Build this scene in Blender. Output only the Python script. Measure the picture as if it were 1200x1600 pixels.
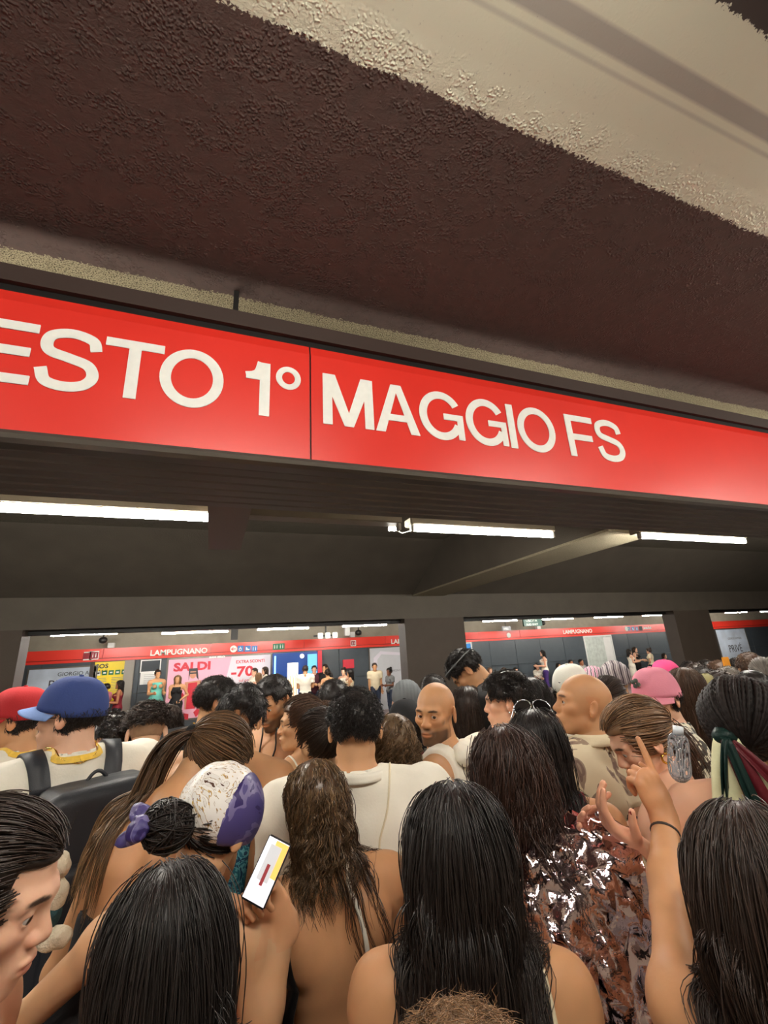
import bpy, bmesh, math, random
import numpy as np
from mathutils import Vector, Matrix

for _o in list(bpy.data.objects):
    bpy.data.objects.remove(_o)
SC = bpy.context.scene
COL = SC.collection
PI = math.pi
random.seed(7)

# ---------------------------------------------------------------- camera
F_PX = 690.0                    # focal length in pixels of a 1200 x 1600 frame
CAM_H = 1.88
_pitch = math.atan(220.6 / F_PX); _roll = math.atan(.0586)
_upd = np.array([-math.sin(_roll), -math.cos(_roll)]); _hd = np.array([math.cos(_roll), -math.sin(_roll)])
_foot = np.array([600., 800.]) - _upd * 220.6
_vx = _foot + _hd * 1840; _vz = np.array([600., 800.]) + _upd * F_PX * F_PX / 220.6
def _cv(p): return np.array([p[0] - 600, -(p[1] - 800), -F_PX])
_X = _cv(_vx); _X /= np.linalg.norm(_X)
_Z = _cv(_vz); _Z /= np.linalg.norm(_Z)
_Y = np.cross(_Z, _X)
RC = np.array([_X, _Y, _Z])     # world = RC @ camera
cam_d = bpy.data.cameras.new('camera'); cam = bpy.data.objects.new('camera', cam_d); COL.objects.link(cam)
cam.matrix_world = Matrix([list(RC[i]) + [(0, 0, CAM_H)[i]] for i in range(3)] + [[0, 0, 0, 1]])
cam_d.sensor_fit = 'VERTICAL'; cam_d.sensor_height = 36.0
cam_d.lens = F_PX / 1600 * 36.0
cam_d.clip_start = .02; cam_d.clip_end = 200
SC.camera = cam
def at(u, v, Y):
    """photo point on the vertical plane at distance Y across the tracks"""
    d = RC @ _cv((u, v)); return d * (Y / d[1]) + np.array([0, 0, CAM_H])
def atz(u, v, z):
    d = RC @ _cv((u, v)); return d * ((z - CAM_H) / d[2]) + np.array([0, 0, CAM_H])
def atd(u, v, dep):
    return (RC @ _cv((u, v))) * dep / F_PX + np.array([0, 0, CAM_H])

# ---------------------------------------------------------------- world, exposure
w = bpy.data.worlds.new('world'); SC.world = w; w.use_nodes = True
w.node_tree.nodes['Background'].inputs[0].default_value = (.75, .8, .85, 1)
w.node_tree.nodes['Background'].inputs[1].default_value = .02
SC.view_settings.view_transform = 'Standard'; SC.view_settings.look = 'None'
SC.view_settings.gamma = 1; SC.view_settings.exposure = 0.45; SC.view_settings.use_curve_mapping = False

LAMP = dict(track=130, back=150, far=230)      # strength of the tubes: above our platform edge, behind the camera, far platform

# ---------------------------------------------------------------- helpers
def srgb(r, g, b):
    f = lambda c: ((c / 255) / 12.92 if c <= 10 else (((c / 255) + .055) / 1.055) ** 2.4)
    return (f(r), f(g), f(b))
_M = {}
def mat(name, col=(.5, .5, .5), rough=.6, metal=0., emit=None, estr=0., bump=0., bscale=40., var=0., vscale=6., spec=.5, attr=None, coat=0., sss=0., alpha=1., trans=0., bdist=.01):
    if name in _M: return _M[name]
    m = bpy.data.materials.new(name); m.use_nodes = True; _M[name] = m
    nt = m.node_tree; b = nt.nodes['Principled BSDF']
    b.inputs['Base Color'].default_value = (*col, 1); b.inputs['Roughness'].default_value = rough
    b.inputs['Metallic'].default_value = metal; b.inputs['Specular IOR Level'].default_value = spec
    if coat: b.inputs['Coat Weight'].default_value = coat; b.inputs['Coat Roughness'].default_value = .25
    if sss:
        b.inputs['Subsurface Weight'].default_value = sss; b.inputs['Subsurface Radius'].default_value = (1, .4, .2); b.inputs['Subsurface Scale'].default_value = .006
    if emit: b.inputs['Emission Color'].default_value = (*emit, 1); b.inputs['Emission Strength'].default_value = estr
    if trans: b.inputs['Transmission Weight'].default_value = trans
    src = None
    if attr:
        a = nt.nodes.new('ShaderNodeAttribute'); a.attribute_name = attr; src = a.outputs['Color']
    tc = nt.nodes.new('ShaderNodeTexCoord')
    if var:
        n = nt.nodes.new('ShaderNodeTexNoise'); n.inputs['Scale'].default_value = vscale; n.inputs['Detail'].default_value = 5
        nt.links.new(tc.outputs['Object'], n.inputs['Vector'])
        mr = nt.nodes.new('ShaderNodeMapRange'); mr.inputs[1].default_value = .3; mr.inputs[2].default_value = .7
        mr.inputs[3].default_value = 1 - var; mr.inputs[4].default_value = 1 + var
        nt.links.new(n.outputs[0], mr.inputs[0])
        mx = nt.nodes.new('ShaderNodeVectorMath'); mx.operation = 'SCALE'
        if src: nt.links.new(src, mx.inputs[0])
        else: mx.inputs[0].default_value = col
        nt.links.new(mr.outputs[0], mx.inputs['Scale']); src = mx.outputs[0]
    if src: nt.links.new(src, b.inputs['Base Color'])
    if bump:
        n = nt.nodes.new('ShaderNodeTexNoise'); n.inputs['Scale'].default_value = bscale; n.inputs['Detail'].default_value = 4
        nt.links.new(tc.outputs['Object'], n.inputs['Vector'])
        bp = nt.nodes.new('ShaderNodeBump'); bp.inputs['Strength'].default_value = bump; bp.inputs['Distance'].default_value = bdist
        nt.links.new(n.outputs[0], bp.inputs['Height']); nt.links.new(bp.outputs[0], b.inputs['Normal'])
    return m
def add_mesh(name, verts, faces, m, parent=None, smooth=False, col=None):
    me = bpy.data.meshes.new(name)
    V = np.asarray(verts, dtype=np.float32)
    if isinstance(faces, np.ndarray) and faces.ndim == 2 and len(faces):
        n, k = faces.shape
        me.vertices.add(len(V)); me.vertices.foreach_set('co', V.ravel())
        me.loops.add(n * k); me.loops.foreach_set('vertex_index', faces.astype(np.int32).ravel())
        me.polygons.add(n); me.polygons.foreach_set('loop_start', np.arange(0, n * k, k, dtype=np.int32))
        me.update(calc_edges=True); me.validate()
    else:
        me.from_pydata([tuple(map(float, v)) for v in V], [], [tuple(map(int, f)) for f in faces]); me.update()
    if smooth and len(me.polygons): me.polygons.foreach_set('use_smooth', [True] * len(me.polygons))
    if col is not None:
        ca = me.color_attributes.new('Col', 'FLOAT_COLOR', 'POINT')
        c4 = np.ones((len(V), 4), dtype=np.float32); c4[:, :3] = col; ca.data.foreach_set('color', c4.ravel())
    o = bpy.data.objects.new(name, me); COL.objects.link(o)
    if m: me.materials.append(m)
    if parent is not None: o.parent = parent
    return o
class MB:
    """collects boxes, prisms and tubes into ONE mesh"""
    def __init__(s): s.v = []; s.f = []
    def raw(s, v, f):
        n = len(s.v); s.v += [tuple(map(float, x)) for x in v]; s.f += [tuple(i + n for i in q) for q in f]; return s
    def box(s, x0, x1, y0, y1, z0, z1, bv=0.):
        if bv:
            bm = bmesh.new(); bmesh.ops.create_cube(bm, size=1)
            bmesh.ops.scale(bm, vec=(x1 - x0, y1 - y0, z1 - z0), verts=bm.verts)
            bmesh.ops.translate(bm, vec=((x0 + x1) / 2, (y0 + y1) / 2, (z0 + z1) / 2), verts=bm.verts)
            bmesh.ops.bevel(bm, geom=bm.edges[:], offset=bv, segments=2, affect='EDGES')
            bm.verts.index_update()
            s.raw([v.co[:] for v in bm.verts], [[v.index for v in f.verts] for f in bm.faces]); bm.free(); return s
        v = [(x0, y0, z0), (x1, y0, z0), (x1, y1, z0), (x0, y1, z0), (x0, y0, z1), (x1, y0, z1), (x1, y1, z1), (x0, y1, z1)]
        return s.raw(v, [(0, 3, 2, 1), (4, 5, 6, 7), (0, 1, 5, 4), (1, 2, 6, 5), (2, 3, 7, 6), (3, 0, 4, 7)])
    def prism(s, pts, axis, a, b):
        """polygon pts (2-D) extruded along axis from a to b; axis 0: pts are (y,z), 1: (x,z), 2: (x,y)"""
        def P(p, t): return [(t, p[0], p[1]), (p[0], t, p[1]), (p[0], p[1], t)][axis]
        n = len(pts); v = [P(p, a) for p in pts] + [P(p, b) for p in pts]
        f = [tuple(range(n))[::-1], tuple(range(n, 2 * n))] + [(i, (i + 1) % n, n + (i + 1) % n, n + i) for i in range(n)]
        return s.raw(v, f)
    def tube(s, pts, r, n=8, cap=True):
        pts = [Vector(p) for p in pts]; rr = r if isinstance(r, (list, tuple, np.ndarray)) else [r] * len(pts)
        up = Vector((0, 0, 1)); base = len(s.v); vs = []
        for i, p in enumerate(pts):
            t = (pts[min(i + 1, len(pts) - 1)] - pts[max(i - 1, 0)]); t.normalize()
            a = t.cross(up)
            if a.length < .05: a = t.cross(Vector((1, 0, 0)))
            a.normalize(); b = t.cross(a)
            for k in range(n):
                an = 2 * PI * k / n; q = p + (a * math.cos(an) + b * math.sin(an)) * rr[i]; vs.append(q[:])
        f = []
        for i in range(len(pts) - 1):
            for k in range(n):
                f.append((i * n + k, i * n + (k + 1) % n, (i + 1) * n + (k + 1) % n, (i + 1) * n + k))
        if cap: f += [tuple(range(n))[::-1], tuple((len(pts) - 1) * n + k for k in range(n))]
        return s.raw(vs, f)
    def ribbon(s, pts, wid, nor, th=.002):
        """flat strap through pts; nor = list of normals"""
        pts = [Vector(p) for p in pts]; vs = []
        for i, p in enumerate(pts):
            t = (pts[min(i + 1, len(pts) - 1)] - pts[max(i - 1, 0)]); t.normalize()
            nn = Vector(nor[i] if isinstance(nor, list) else nor); a = t.cross(nn); a.normalize(); nn = a.cross(t); nn.normalize()
            wd = wid[i] if isinstance(wid, (list, tuple)) else wid
            for sx, sn in ((-1, -1), (1, -1), (1, 1), (-1, 1)): vs.append((p + a * wd / 2 * sx + nn * th / 2 * sn)[:])
        f = []
        for i in range(len(pts) - 1):
            for k in range(4): f.append((i * 4 + k, i * 4 + (k + 1) % 4, (i + 1) * 4 + (k + 1) % 4, (i + 1) * 4 + k))
        f += [(3, 2, 1, 0), tuple((len(pts) - 1) * 4 + k for k in range(4))]
        return s.raw(vs, f)
    def build(s, name, m, parent=None, smooth=False):
        me = bpy.data.meshes.new(name); me.from_pydata(s.v, [], s.f); me.update()
        bm = bmesh.new(); bm.from_mesh(me); bmesh.ops.recalc_face_normals(bm, faces=bm.faces); bm.to_mesh(me); bm.free()
        if smooth: me.polygons.foreach_set('use_smooth', [True] * len(me.polygons))
        me.materials.append(m); o = bpy.data.objects.new(name, me); COL.objects.link(o)
        if parent is not None: o.parent = parent
        return o
def tag(o, label=None, cat=None, group=None, kind=None):
    if label: o['label'] = label
    if cat: o['category'] = cat
    if group: o['group'] = group
    if kind: o['kind'] = kind
    return o
def empty(name, loc, rz=0, label=None, cat=None, group=None):
    o = bpy.data.objects.new(name, None); COL.objects.link(o); o.location = loc; o.rotation_euler = (0, 0, rz); o.empty_display_size = .1
    return tag(o, label, cat, group)
def text(name, s, x, Y, z, size, m, parent=None, wx=1., bold=0., align='LEFT', ext=.002, shear=0.):
    """lettering standing on a plane that faces -Y, baseline at z; wx stretches it sideways"""
    c = bpy.data.curves.new(name, 'FONT'); c.body = s; c.size = size; c.align_x = align; c.extrude = ext; c.offset = bold; c.shear = shear
    c.resolution_u = 3
    o = bpy.data.objects.new(name, c); COL.objects.link(o)
    dg = bpy.context.evaluated_depsgraph_get(); me = bpy.data.meshes.new_from_object(o.evaluated_get(dg))
    bpy.data.objects.remove(o); bpy.data.curves.remove(c)
    me.transform(Matrix(((wx, 0, 0, x), (0, 0, -1, Y), (0, 1, 0, z), (0, 0, 0, 1))))
    me.materials.clear(); me.materials.append(m); me.name = name
    o = bpy.data.objects.new(name, me); COL.objects.link(o)
    if parent is not None: o.parent = parent
    return o
# ================================================================ SETTING
def ceiling_mat():
    m = bpy.data.materials.new('painted_rough_concrete'); m.use_nodes = True; nt = m.node_tree; N = nt.nodes; L = nt.links
    b = N['Principled BSDF']; b.inputs['Roughness'].default_value = .92; b.inputs['Specular IOR Level'].default_value = .08
    tc = N.new('ShaderNodeTexCoord'); sp = N.new('ShaderNodeSeparateXYZ'); L.new(tc.outputs['Object'], sp.inputs[0])
    def noise(scale, det=5, rough=.6, dist=0.):
        n = N.new('ShaderNodeTexNoise'); n.inputs['Scale'].default_value = scale; n.inputs['Detail'].default_value = det; n.inputs['Roughness'].default_value = rough
        n.inputs['Distortion'].default_value = dist
        L.new(tc.outputs['Object'], n.inputs['Vector']); return n.outputs[0]
    def ma(op, a, b2, c=None):
        n = N.new('ShaderNodeMath'); n.operation = op
        for i, x in enumerate((a, b2, c)):
            if x is None: continue
            if isinstance(x, (int, float)): n.inputs[i].default_value = x
            else: L.new(x, n.inputs[i])
        return n.outputs[0]
    def step(x, edge, soft=.002):
        n = N.new('ShaderNodeMapRange'); L.new(x, n.inputs[0]); n.inputs[1].default_value = edge - soft; n.inputs[2].default_value = edge + soft; return n.outputs[0]
    def mix(f, a, c):
        n = N.new('ShaderNodeMix'); n.data_type = 'RGBA'; L.new(f, n.inputs[0])
        for i, x in ((6, a), (7, c)):
            if isinstance(x, tuple): n.inputs[i].default_value = (*x, 1)
            else: L.new(x, n.inputs[i])
        return n.outputs[2]
    n1 = noise(70, 3); n2 = noise(5, 2); n3 = noise(170, 3, .7); n4 = noise(22, 4)
    y = sp.outputs[1]
    yw = ma('ADD', y, ma('ADD', ma('MULTIPLY', ma('SUBTRACT', n1, .5), .06), ma('MULTIPLY', ma('SUBTRACT', n2, .5), .03)))
    white = srgb(222, 220, 196); grey = srgb(176, 170, 158); brown = srgb(90, 76, 71); dark = srgb(80, 72, 68)
    sand = srgb(168, 155, 125)
    pits = step(n3, .455, .05)
    band = ma('MULTIPLY', step(y, .48, .006), ma('SUBTRACT', 1, step(y, .538, .006)))
    band2 = ma('MULTIPLY', step(y, .562, .004), ma('SUBTRACT', 1, step(y, .575, .004)))
    wc = mix(ma('MAXIMUM', band, ma('MULTIPLY', band2, .5)), white, grey)
    wsp = mix(ma('MULTIPLY', ma('SUBTRACT', 1, step(n1, .33, .03)), step(y, .7, .09)), wc, srgb(120, 108, 95))  # shadows of the bumps near the brown edge, painted in as darker specks
    scuff = step(noise(9, 6, .75, 1.2), .715, .01)
    wsp = mix(scuff, wsp, srgb(60, 48, 40))
    base = mix(step(yw, .80), wsp, mix(step(n4, .55, .25), brown, srgb(100, 81, 75)))
    c = mix(step(yw, 1.87), base, mix(pits, srgb(60, 52, 40), sand))
    c = mix(ma('SUBTRACT', 1, step(yw, .34)), c, dark)
    c = mix(step(y, 2.45), c, srgb(126, 119, 106))
    L.new(c, b.inputs['Base Color'])
    v = N.new('ShaderNodeTexVoronoi'); v.inputs['Scale'].default_value = 115; v.feature = 'SMOOTH_F1'; L.new(tc.outputs['Object'], v.inputs['Vector'])
    blob = ma('MULTIPLY', ma('SUBTRACT', 1, step(v.outputs['Distance'], .32, .2)), step(noise(14, 3), .5, .06))
    strength = ma('ADD', ma('MULTIPLY', step(y, .74, .06), .93), .04)
    hgt = ma('MULTIPLY', ma('ADD', ma('MULTIPLY', blob, 1.0), ma('ADD', ma('MULTIPLY', n3, .35), ma('ADD', ma('MULTIPLY', n1, .35), ma('MULTIPLY', n4, .5)))), strength)
    bp = N.new('ShaderNodeBump'); bp.inputs['Strength'].default_value = 1.; bp.inputs['Distance'].default_value = .0055
    L.new(hgt, bp.inputs['Height']); L.new(bp.outputs[0], b.inputs['Normal'])
    return m
X0, X1 = -12., 34.
m_dark = mat('dark_brown_painted_concrete', srgb(104, 96, 85), .62, bump=.35, bscale=60, var=.08, vscale=3)
m_col = mat('brown_painted_column', srgb(92, 80, 70), .6, bump=.25, bscale=70, var=.06, vscale=4)
m_beige = mat('beige_concrete', srgb(150, 142, 126), .8, bump=.3, bscale=40, var=.1, vscale=3)
m_speck = mat('speckled_concrete', srgb(176, 166, 138), .85, bump=.9, bscale=130, var=.3, vscale=120)
m_slate = mat('slate_wall_panel', srgb(72, 80, 86), .35, bump=.05, bscale=20, var=.06)
m_floor = mat('grey_rubber_floor', srgb(120, 112, 112), .3, bump=.2, bscale=50, var=.08, vscale=8)
m_ballast = mat('dark_trackbed', srgb(50, 46, 42), .9, bump=.8, bscale=60)
m_metal = mat('dark_bronze_metal', srgb(112, 105, 96), .45, .3, bump=.04, bscale=30)
m_trim = mat('worn_metal_edge', srgb(120, 114, 106), .35, .7)
m_black = mat('black_metal', srgb(30, 28, 26), .45, .3)

cl = MB(); n = 1
cl.box(X0, X1, -3.2, 7.7, 3.6, 3.75).build('ceiling', ceiling_mat())['kind'] = 'structure'
MB().box(X0, X1, 7.7, 16.3, 3.6, 3.75).build('ceiling_far', m_dark)['kind'] = 'structure'
MB().box(X0, X1, -3.2, 4.6, -.3, 0).build('floor', m_floor)['kind'] = 'structure'
MB().box(X0, X1, 4.6, 10.9, -1.4, -1.15).build('floor_trackbed', m_ballast)['kind'] = 'structure'
MB().box(X0, X1, 10.9, 16.3, -.3, 0).build('floor_far_platform', mat('pink_grey_floor', srgb(150, 128, 128), .28, bump=.1, bscale=30, var=.1, vscale=5))['kind'] = 'structure'
MB().box(X0, X1, 4.45, 4.6, -1.2, -.3).build('wall_platform_edge', m_dark)['kind'] = 'structure'
MB().box(X0, X1, 10.9, 11.05, -1.2, -.3).build('wall_far_platform_edge', m_dark)['kind'] = 'structure'
MB().box(X0, X1, -3.3, -3.15, 0, 3.75).build('wall_back', m_beige)['kind'] = 'structure'
MB().box(X0, X1, 16., 16.2, 0, 3.75).build('wall_far', m_beige)['kind'] = 'structure'
MB().box(X0 - .1, X0, -3.2, 16.2, -1.2, 3.75).build('wall_left', m_dark)['kind'] = 'structure'
MB().box(X1, X1 + .1, -3.2, 16.2, -1.2, 3.75).build('wall_right', m_dark)['kind'] = 'structure'
# the wall between the tracks: columns, lintel with a sloped haunch
PX = [-3.66 - 6.93, -3.66, 3.27, 10.2, 17.13, 24.06]
for i, x in enumerate(PX):
    MB().box(x, x + 1.23, 7.6, 7.92, -1.2, 2.46).build('wall_column_%d' % (i + 1), m_col)['kind'] = 'structure'
MB().prism([(7.6, 2.46), (7.92, 2.46), (7.92, 3.6), (6.2, 3.6), (7.6, 2.9)], 0, X0, X1).build('wall_middle', m_dark)['kind'] = 'structure'
MB().box(3.47, 4.11, 3.03, 7.65, 2.885, 3.62).build('trim_cross_beam', m_dark)['kind'] = 'structure'
MB().box(3.46, 4.12, 3.02, 7.64, 2.865, 2.89).build('trim_cross_beam_underside', m_speck)['kind'] = 'structure'
MB().box(X0, X1, 7.80, 7.98, 2.40, 2.455).build('trim_opening_top', m_black)['kind'] = 'structure'

# ---- rails on the trackbeds (barely seen)
rail_m = mat('steel_rail', srgb(120, 110, 100), .3, .9)
for i, y in enumerate((5.0, 6.43, 9.0, 10.43)):
    tag(MB().box(X0, X1, y - .035, y + .035, -1.15, -1.0).build('rail', rail_m), 'steel rail, %s of the four between the platforms' % ('nearest', 'second nearest', 'second farthest', 'farthest')[i], 'rail', 'rails between the platforms')

# ---- line sign over the platform edge
m_red = mat('red_enamel_panel', srgb(224, 50, 38), .36, coat=.3, var=.03, vscale=2, spec=.4)
m_wht = mat('white_lettering', srgb(238, 238, 230), .4, var=.03, vscale=30)
sx0, sx1 = -6., 16.
sgn = empty('station_sign', (0, 1.8, 2.7), 0, 'long red overhead station sign reading SESTO 1º MAGGIO FS above the crowd', 'sign')
def S_(mb, name, m, sm=False):
    o = mb.build(name, m, None, sm); o.parent = sgn; o.matrix_parent_inverse = Matrix.Translation((0, -1.8, -2.7)); return o
GAPX = .371
gaps = [sx0, GAPX - 4.1, GAPX, GAPX + 4.1, GAPX + 8.2, sx1]
for a, b in zip(gaps[:-1], gaps[1:]):
    mb = MB().prism([(1.800, 2.725), (1.80, 3.285), (1.822, 3.365), (1.84, 3.365), (1.83, 2.725)], 0, a + .004, b - .004)
    S_(mb, 'panel', m_red)
S_(MB().box(sx0, sx1, 1.815, 1.86, 2.7, 3.4), 'backing', m_black)
fr = MB().box(sx0, sx1, 1.79, 1.9, 3.37, 3.45)
S_(fr, 'top_frame', mat('dark_frame_paint', srgb(58, 44, 38), .5))
mb = MB(); mb.prism([(1.80, 2.723), (1.775, 2.715), (1.768, 2.70), (1.775, 2.684), (1.80, 2.675), (1.86, 2.675), (1.86, 2.723)], 0, sx0, sx1)
S_(mb, 'edge_moulding', m_trim, False)
mb = MB()
for k in range(6):
    y = 1.865 + k * .092
    mb.prism([(y, 2.69), (y + .012, 2.678), (y + .078, 2.678), (y + .088, 2.69), (y + .092, 2.72), (y, 2.72)], 0, sx0, sx1)
S_(mb, 'slatted_soffit', m_metal)
S_(MB().box(sx0, sx1, 1.86, 2.42, 2.72, 2.80), 'housing', m_metal)
S_(MB().box(sx0, sx1, 2.38, 2.42, 2.78, 3.11), 'added_light_stop', m_metal)  # unseen plate added to keep the tubes' light off the brown ceiling
for x in (-3.9, .018, 4.5, 8.9): S_(MB().box(x - .012, x + .012, 1.83, 1.86, 3.44, 3.62), 'hanger', m_black)
mb = MB().prism([(-.06, 2.7), (.17, 2.7), (.17, 2.86), (-.06, 2.86)], 1, 2.42, 3.5)
S_(mb, 'bracket', mat('bracket_paint', srgb(112, 98, 84), .5))

# letters drawn as strokes
def stroke(path, w):
    P = np.array(path, float); n = len(P); t = np.gradient(P, axis=0); t /= np.linalg.norm(t, axis=1)[:, None]
    nr = np.stack([-t[:, 1], t[:, 0]], 1); L_ = P + nr * w / 2; R_ = P - nr * w / 2
    v = np.concatenate([L_, R_]); f = [(i, i + 1, n + i + 1, n + i) for i in range(n - 1)]; return v, f
def arc(cx, cy, rx, ry, a0, a1, n=24):
    a = np.radians(np.linspace(a0, a1, n)); return np.stack([cx + rx * np.cos(a), cy + ry * np.sin(a)], 1)
def spline(pts, n=40):
    P = np.array(pts, float); P = np.vstack([2 * P[0] - P[1], P, 2 * P[-1] - P[-2]]); out = []
    for i in range(1, len(P) - 2):
        for t in np.linspace(0, 1, n // (len(P) - 3) + 1, endpoint=False):
            p0, p1, p2, p3 = P[i - 1:i + 3]
            out.append(.5 * ((2 * p1) + (-p0 + p2) * t + (2 * p0 - 5 * p1 + 4 * p2 - p3) * t * t + (-p0 + 3 * p1 - 3 * p2 + p3) * t ** 3))
    out.append(P[-2]); return np.array(out)
def glyph(ch, W, t):
    """strokes/polygons of a letter with cap height 1 and width W"""
    o = []; h = t / 2; hv = t * .88
    R4 = lambda x0, x1, y0, y1: o.append((np.array([(x0, y0), (x1, y0), (x1, y1), (x0, y1)]), [(0, 1, 2, 3)]))
    if ch == 'E': R4(0, t, 0, 1); R4(t, W, 1 - hv, 1); R4(t, W * .94, .5 - hv / 2 + .02, .5 + hv / 2 + .02); R4(t, W, 0, hv)
    elif ch == 'F': R4(0, t, 0, 1); R4(t, W, 1 - hv, 1); R4(t, W * .9, .47 - hv / 2, .47 + hv / 2)
    elif ch == 'T': R4(0, W, 1 - hv, 1); R4(W / 2 - h, W / 2 + h, 0, 1 - hv)
    elif ch == 'I': R4(0, t, 0, 1)
    elif ch == '1':
        R4(W - t, W, 0, 1); R4(0, W - t, .66, .66 + .12); o.append(stroke(spline([(0, .72), (W * .3, .75), (W * .5, .82), (W * .62, 1.0)]), t * .75))
    elif ch == 'M':
        R4(0, t, 0, 1); R4(W - t, W, 0, 1); c = W / 2
        o.append((np.array([(0, 1), (t * 1.35, 1), (c, .26), (c, 0), (c - t * .5, 0)]), [(0, 1, 2, 3, 4)]))
        o.append((np.array([(W, 1), (W - t * 1.35, 1), (c, .26), (c, 0), (c + t * .5, 0)]), [(0, 1, 2, 3, 4)]))
    elif ch == 'A':
        c = W / 2
        o.append((np.array([(0, 0), (t * 1.1, 0), (c + .0, .84), (c - t * .62, 1)]), [(0, 1, 2, 3)])); o.append((np.array([(W, 0), (W - t * 1.1, 0), (c, .84), (c + t * .62, 1)]), [(0, 1, 2, 3)]))
        o.append((np.array([(c - t * .62, 1), (c, .84), (c + t * .62, 1)]), [(0, 1, 2)])); R4(W * .24, W * .76, .24, .24 + hv * .9)
    elif ch == 'O': o.append(stroke(np.vstack([arc(W / 2, .5, W / 2 - h, .5 + .015 - hv / 2, 0, 360, 49)]), t * .96))
    elif ch == 'o': o.append(stroke(arc(W / 2, .78, W / 2 - h * .7, .23 - h * .7, 0, 360, 33), t * .62))
    elif ch == 'G':
        o.append(stroke(arc(W / 2, .5, W / 2 - h, .5 + .015 - hv / 2, 32, 335, 40), t * .96)); R4(W * .55, W, .42, .42 + hv * .9); R4(W - t * .8, W, 0.02, .42)
    elif ch == 'S':
        r = W / 2 - h
        o.append(stroke(spline([(W - h * 1.0, .70), (W * .82, .87), (W / 2, .945), (W * .2, .88), (h * 1.15, .735), (W * .2, .60), (W / 2, .525), (W * .80, .44), (W - h, .27), (W * .78, .115), (W / 2, .055), (W * .2, .115), (h * .9, .32)], 72), t * .92))
    return o
def word(items, Y, zb, H, t, name, m, th=.003):
    out = []
    for ch, xa, xb in items:
        mb = MB()
        for k, (v, f) in enumerate(glyph(ch, (xb - xa) / H, t)):
            nn = len(v); y0 = Y - .002 - .0003 * k
            V = [(xa + p[0] * H, y0, zb + p[1] * H) for p in v] + [(xa + p[0] * H, Y + .001, zb + p[1] * H) for p in v]
            mb.raw(V, list(f) + [tuple(i + nn for i in q) for q in f])
        me = bpy.data.meshes.new(name); me.from_pydata(mb.v, [], mb.f); me.update(); me.materials.append(m)
        o = bpy.data.objects.new(name, me); COL.objects.link(o)
        o.parent = sgn; o.matrix_parent_inverse = Matrix.Translation((0, -1.8, -2.7)); out.append(o)
word([('S', -1.19, -.975), ('E', -.945, -.702), ('S', -.697, -.480), ('T', -.475, -.258), ('O', -.269, -.014), ('1', .078, .184), ('o', .208, .327),
      ('M', .430, .683), ('A', .692, .93), ('G', .934, 1.192), ('G', 1.21, 1.468), ('I', 1.482, 1.528), ('O', 1.545, 1.81), ('F', 1.90, 2.112), ('S', 2.122, 2.342)],
     1.798, 2.915, .275, .165, 'letter', m_wht)

# ---- fluorescent tubes
def m_tube_(e): return mat('lit_tube_%d' % e, (1, 1, 1), .5, emit=(1, .955, .87), estr=e)
m_tube = m_tube_(150)
m_fix = mat('lamp_housing', srgb(150, 142, 126), .5, .2)
def tube_lamp(x0, x1, Y, z, watt, label, group, lit=True, hang=0.):
    L_ = x1 - x0; t = empty('fluorescent_lamp', ((x0 + x1) / 2, Y, z), 0, label, 'lamp', group)
    MB().box(-L_ / 2 - .03, L_ / 2 + .03, -.03, .09, .03, .085, .006).build('housing', m_fix, t)
    for s in (-1, 1): MB().box(s * (L_ / 2 + .012) - .012, s * (L_ / 2 + .012) + .012, -.02, .02, -.022, .035, .004).build('tube_holder', mat('holder_plastic', srgb(190, 186, 176), .5), t)
    if lit:
        MB().tube([(-L_ / 2, 0, 0), (L_ / 2, 0, 0)], .019, 10).build('tube', m_tube_(watt), t, True)
    if hang: MB().box(-.01, .01, .02, .04, .08, hang).build('hanger', m_black, t)
    return t
G1 = 'fluorescent lamps over our platform edge'
tube_lamp(-1.55, -.065, 2.9, 2.76, LAMP['track'], 'lit white fluorescent tube at the far left below the red sign', None, hang=.83)
tube_lamp(-3.2, -1.7, 2.9, 2.76, LAMP['track'], 'lit fluorescent tube further left beyond the picture edge', None, hang=.83)
tube_lamp(.16, 1.22, 2.85, 2.745, 0, 'unlit beige lamp housing beside the bracket, between two lit tubes', None, lit=False)
tube_lamp(1.37, 2.66, 2.9, 2.757, LAMP['track'], 'lit white fluorescent tube in the centre, under the word MAGGIO', None, hang=.83)
tube_lamp(3.71, 5.2, 2.9, 2.79, LAMP['track'], 'lit white fluorescent tube at the right, under the right end of the red sign', None, hang=.8)
tube_lamp(6.2, 7.7, 2.9, 2.79, LAMP['track'], 'lit fluorescent tube beyond the right edge of the sign', None, hang=.8)
tube_lamp(9.0, 10.5, 2.9, 2.79, LAMP['track'], 'lit fluorescent tube further right over the distant crowd', None, hang=.8)
bl = tag(MB().tube([(0, 0, 0), (.05, 0, 0)], .016, 10).build('lamp_bulb', m_tube, None, True), 'small round bright bulb at the end of the unlit housing', 'bulb'); bl.location = tuple(at(608, 826, 3.0))
mb = MB().tube([at(618, 828, 3.03), at(628, 833, 3.08), at(640, 830, 3.15), at(655, 828, 3.2)], .004, 6)
tag(mb.build('cable', mat('white_cable', srgb(200, 198, 190), .5)), 'short white cable running from the small bulb to the centre tube', 'cable')
for x, nm_ in ((-3.5, 'leftmost'), (-.6, 'second from left'), (2.3, 'middle one'), (5.2, 'second from right'), (8.1, 'rightmost')): tube_lamp(x, x + 1.5, -.45, 3.38, LAMP['back'], 'ceiling tube over the rear of our platform, ' + nm_, 'ceiling tubes behind the viewer', hang=.21)
farx = []
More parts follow.
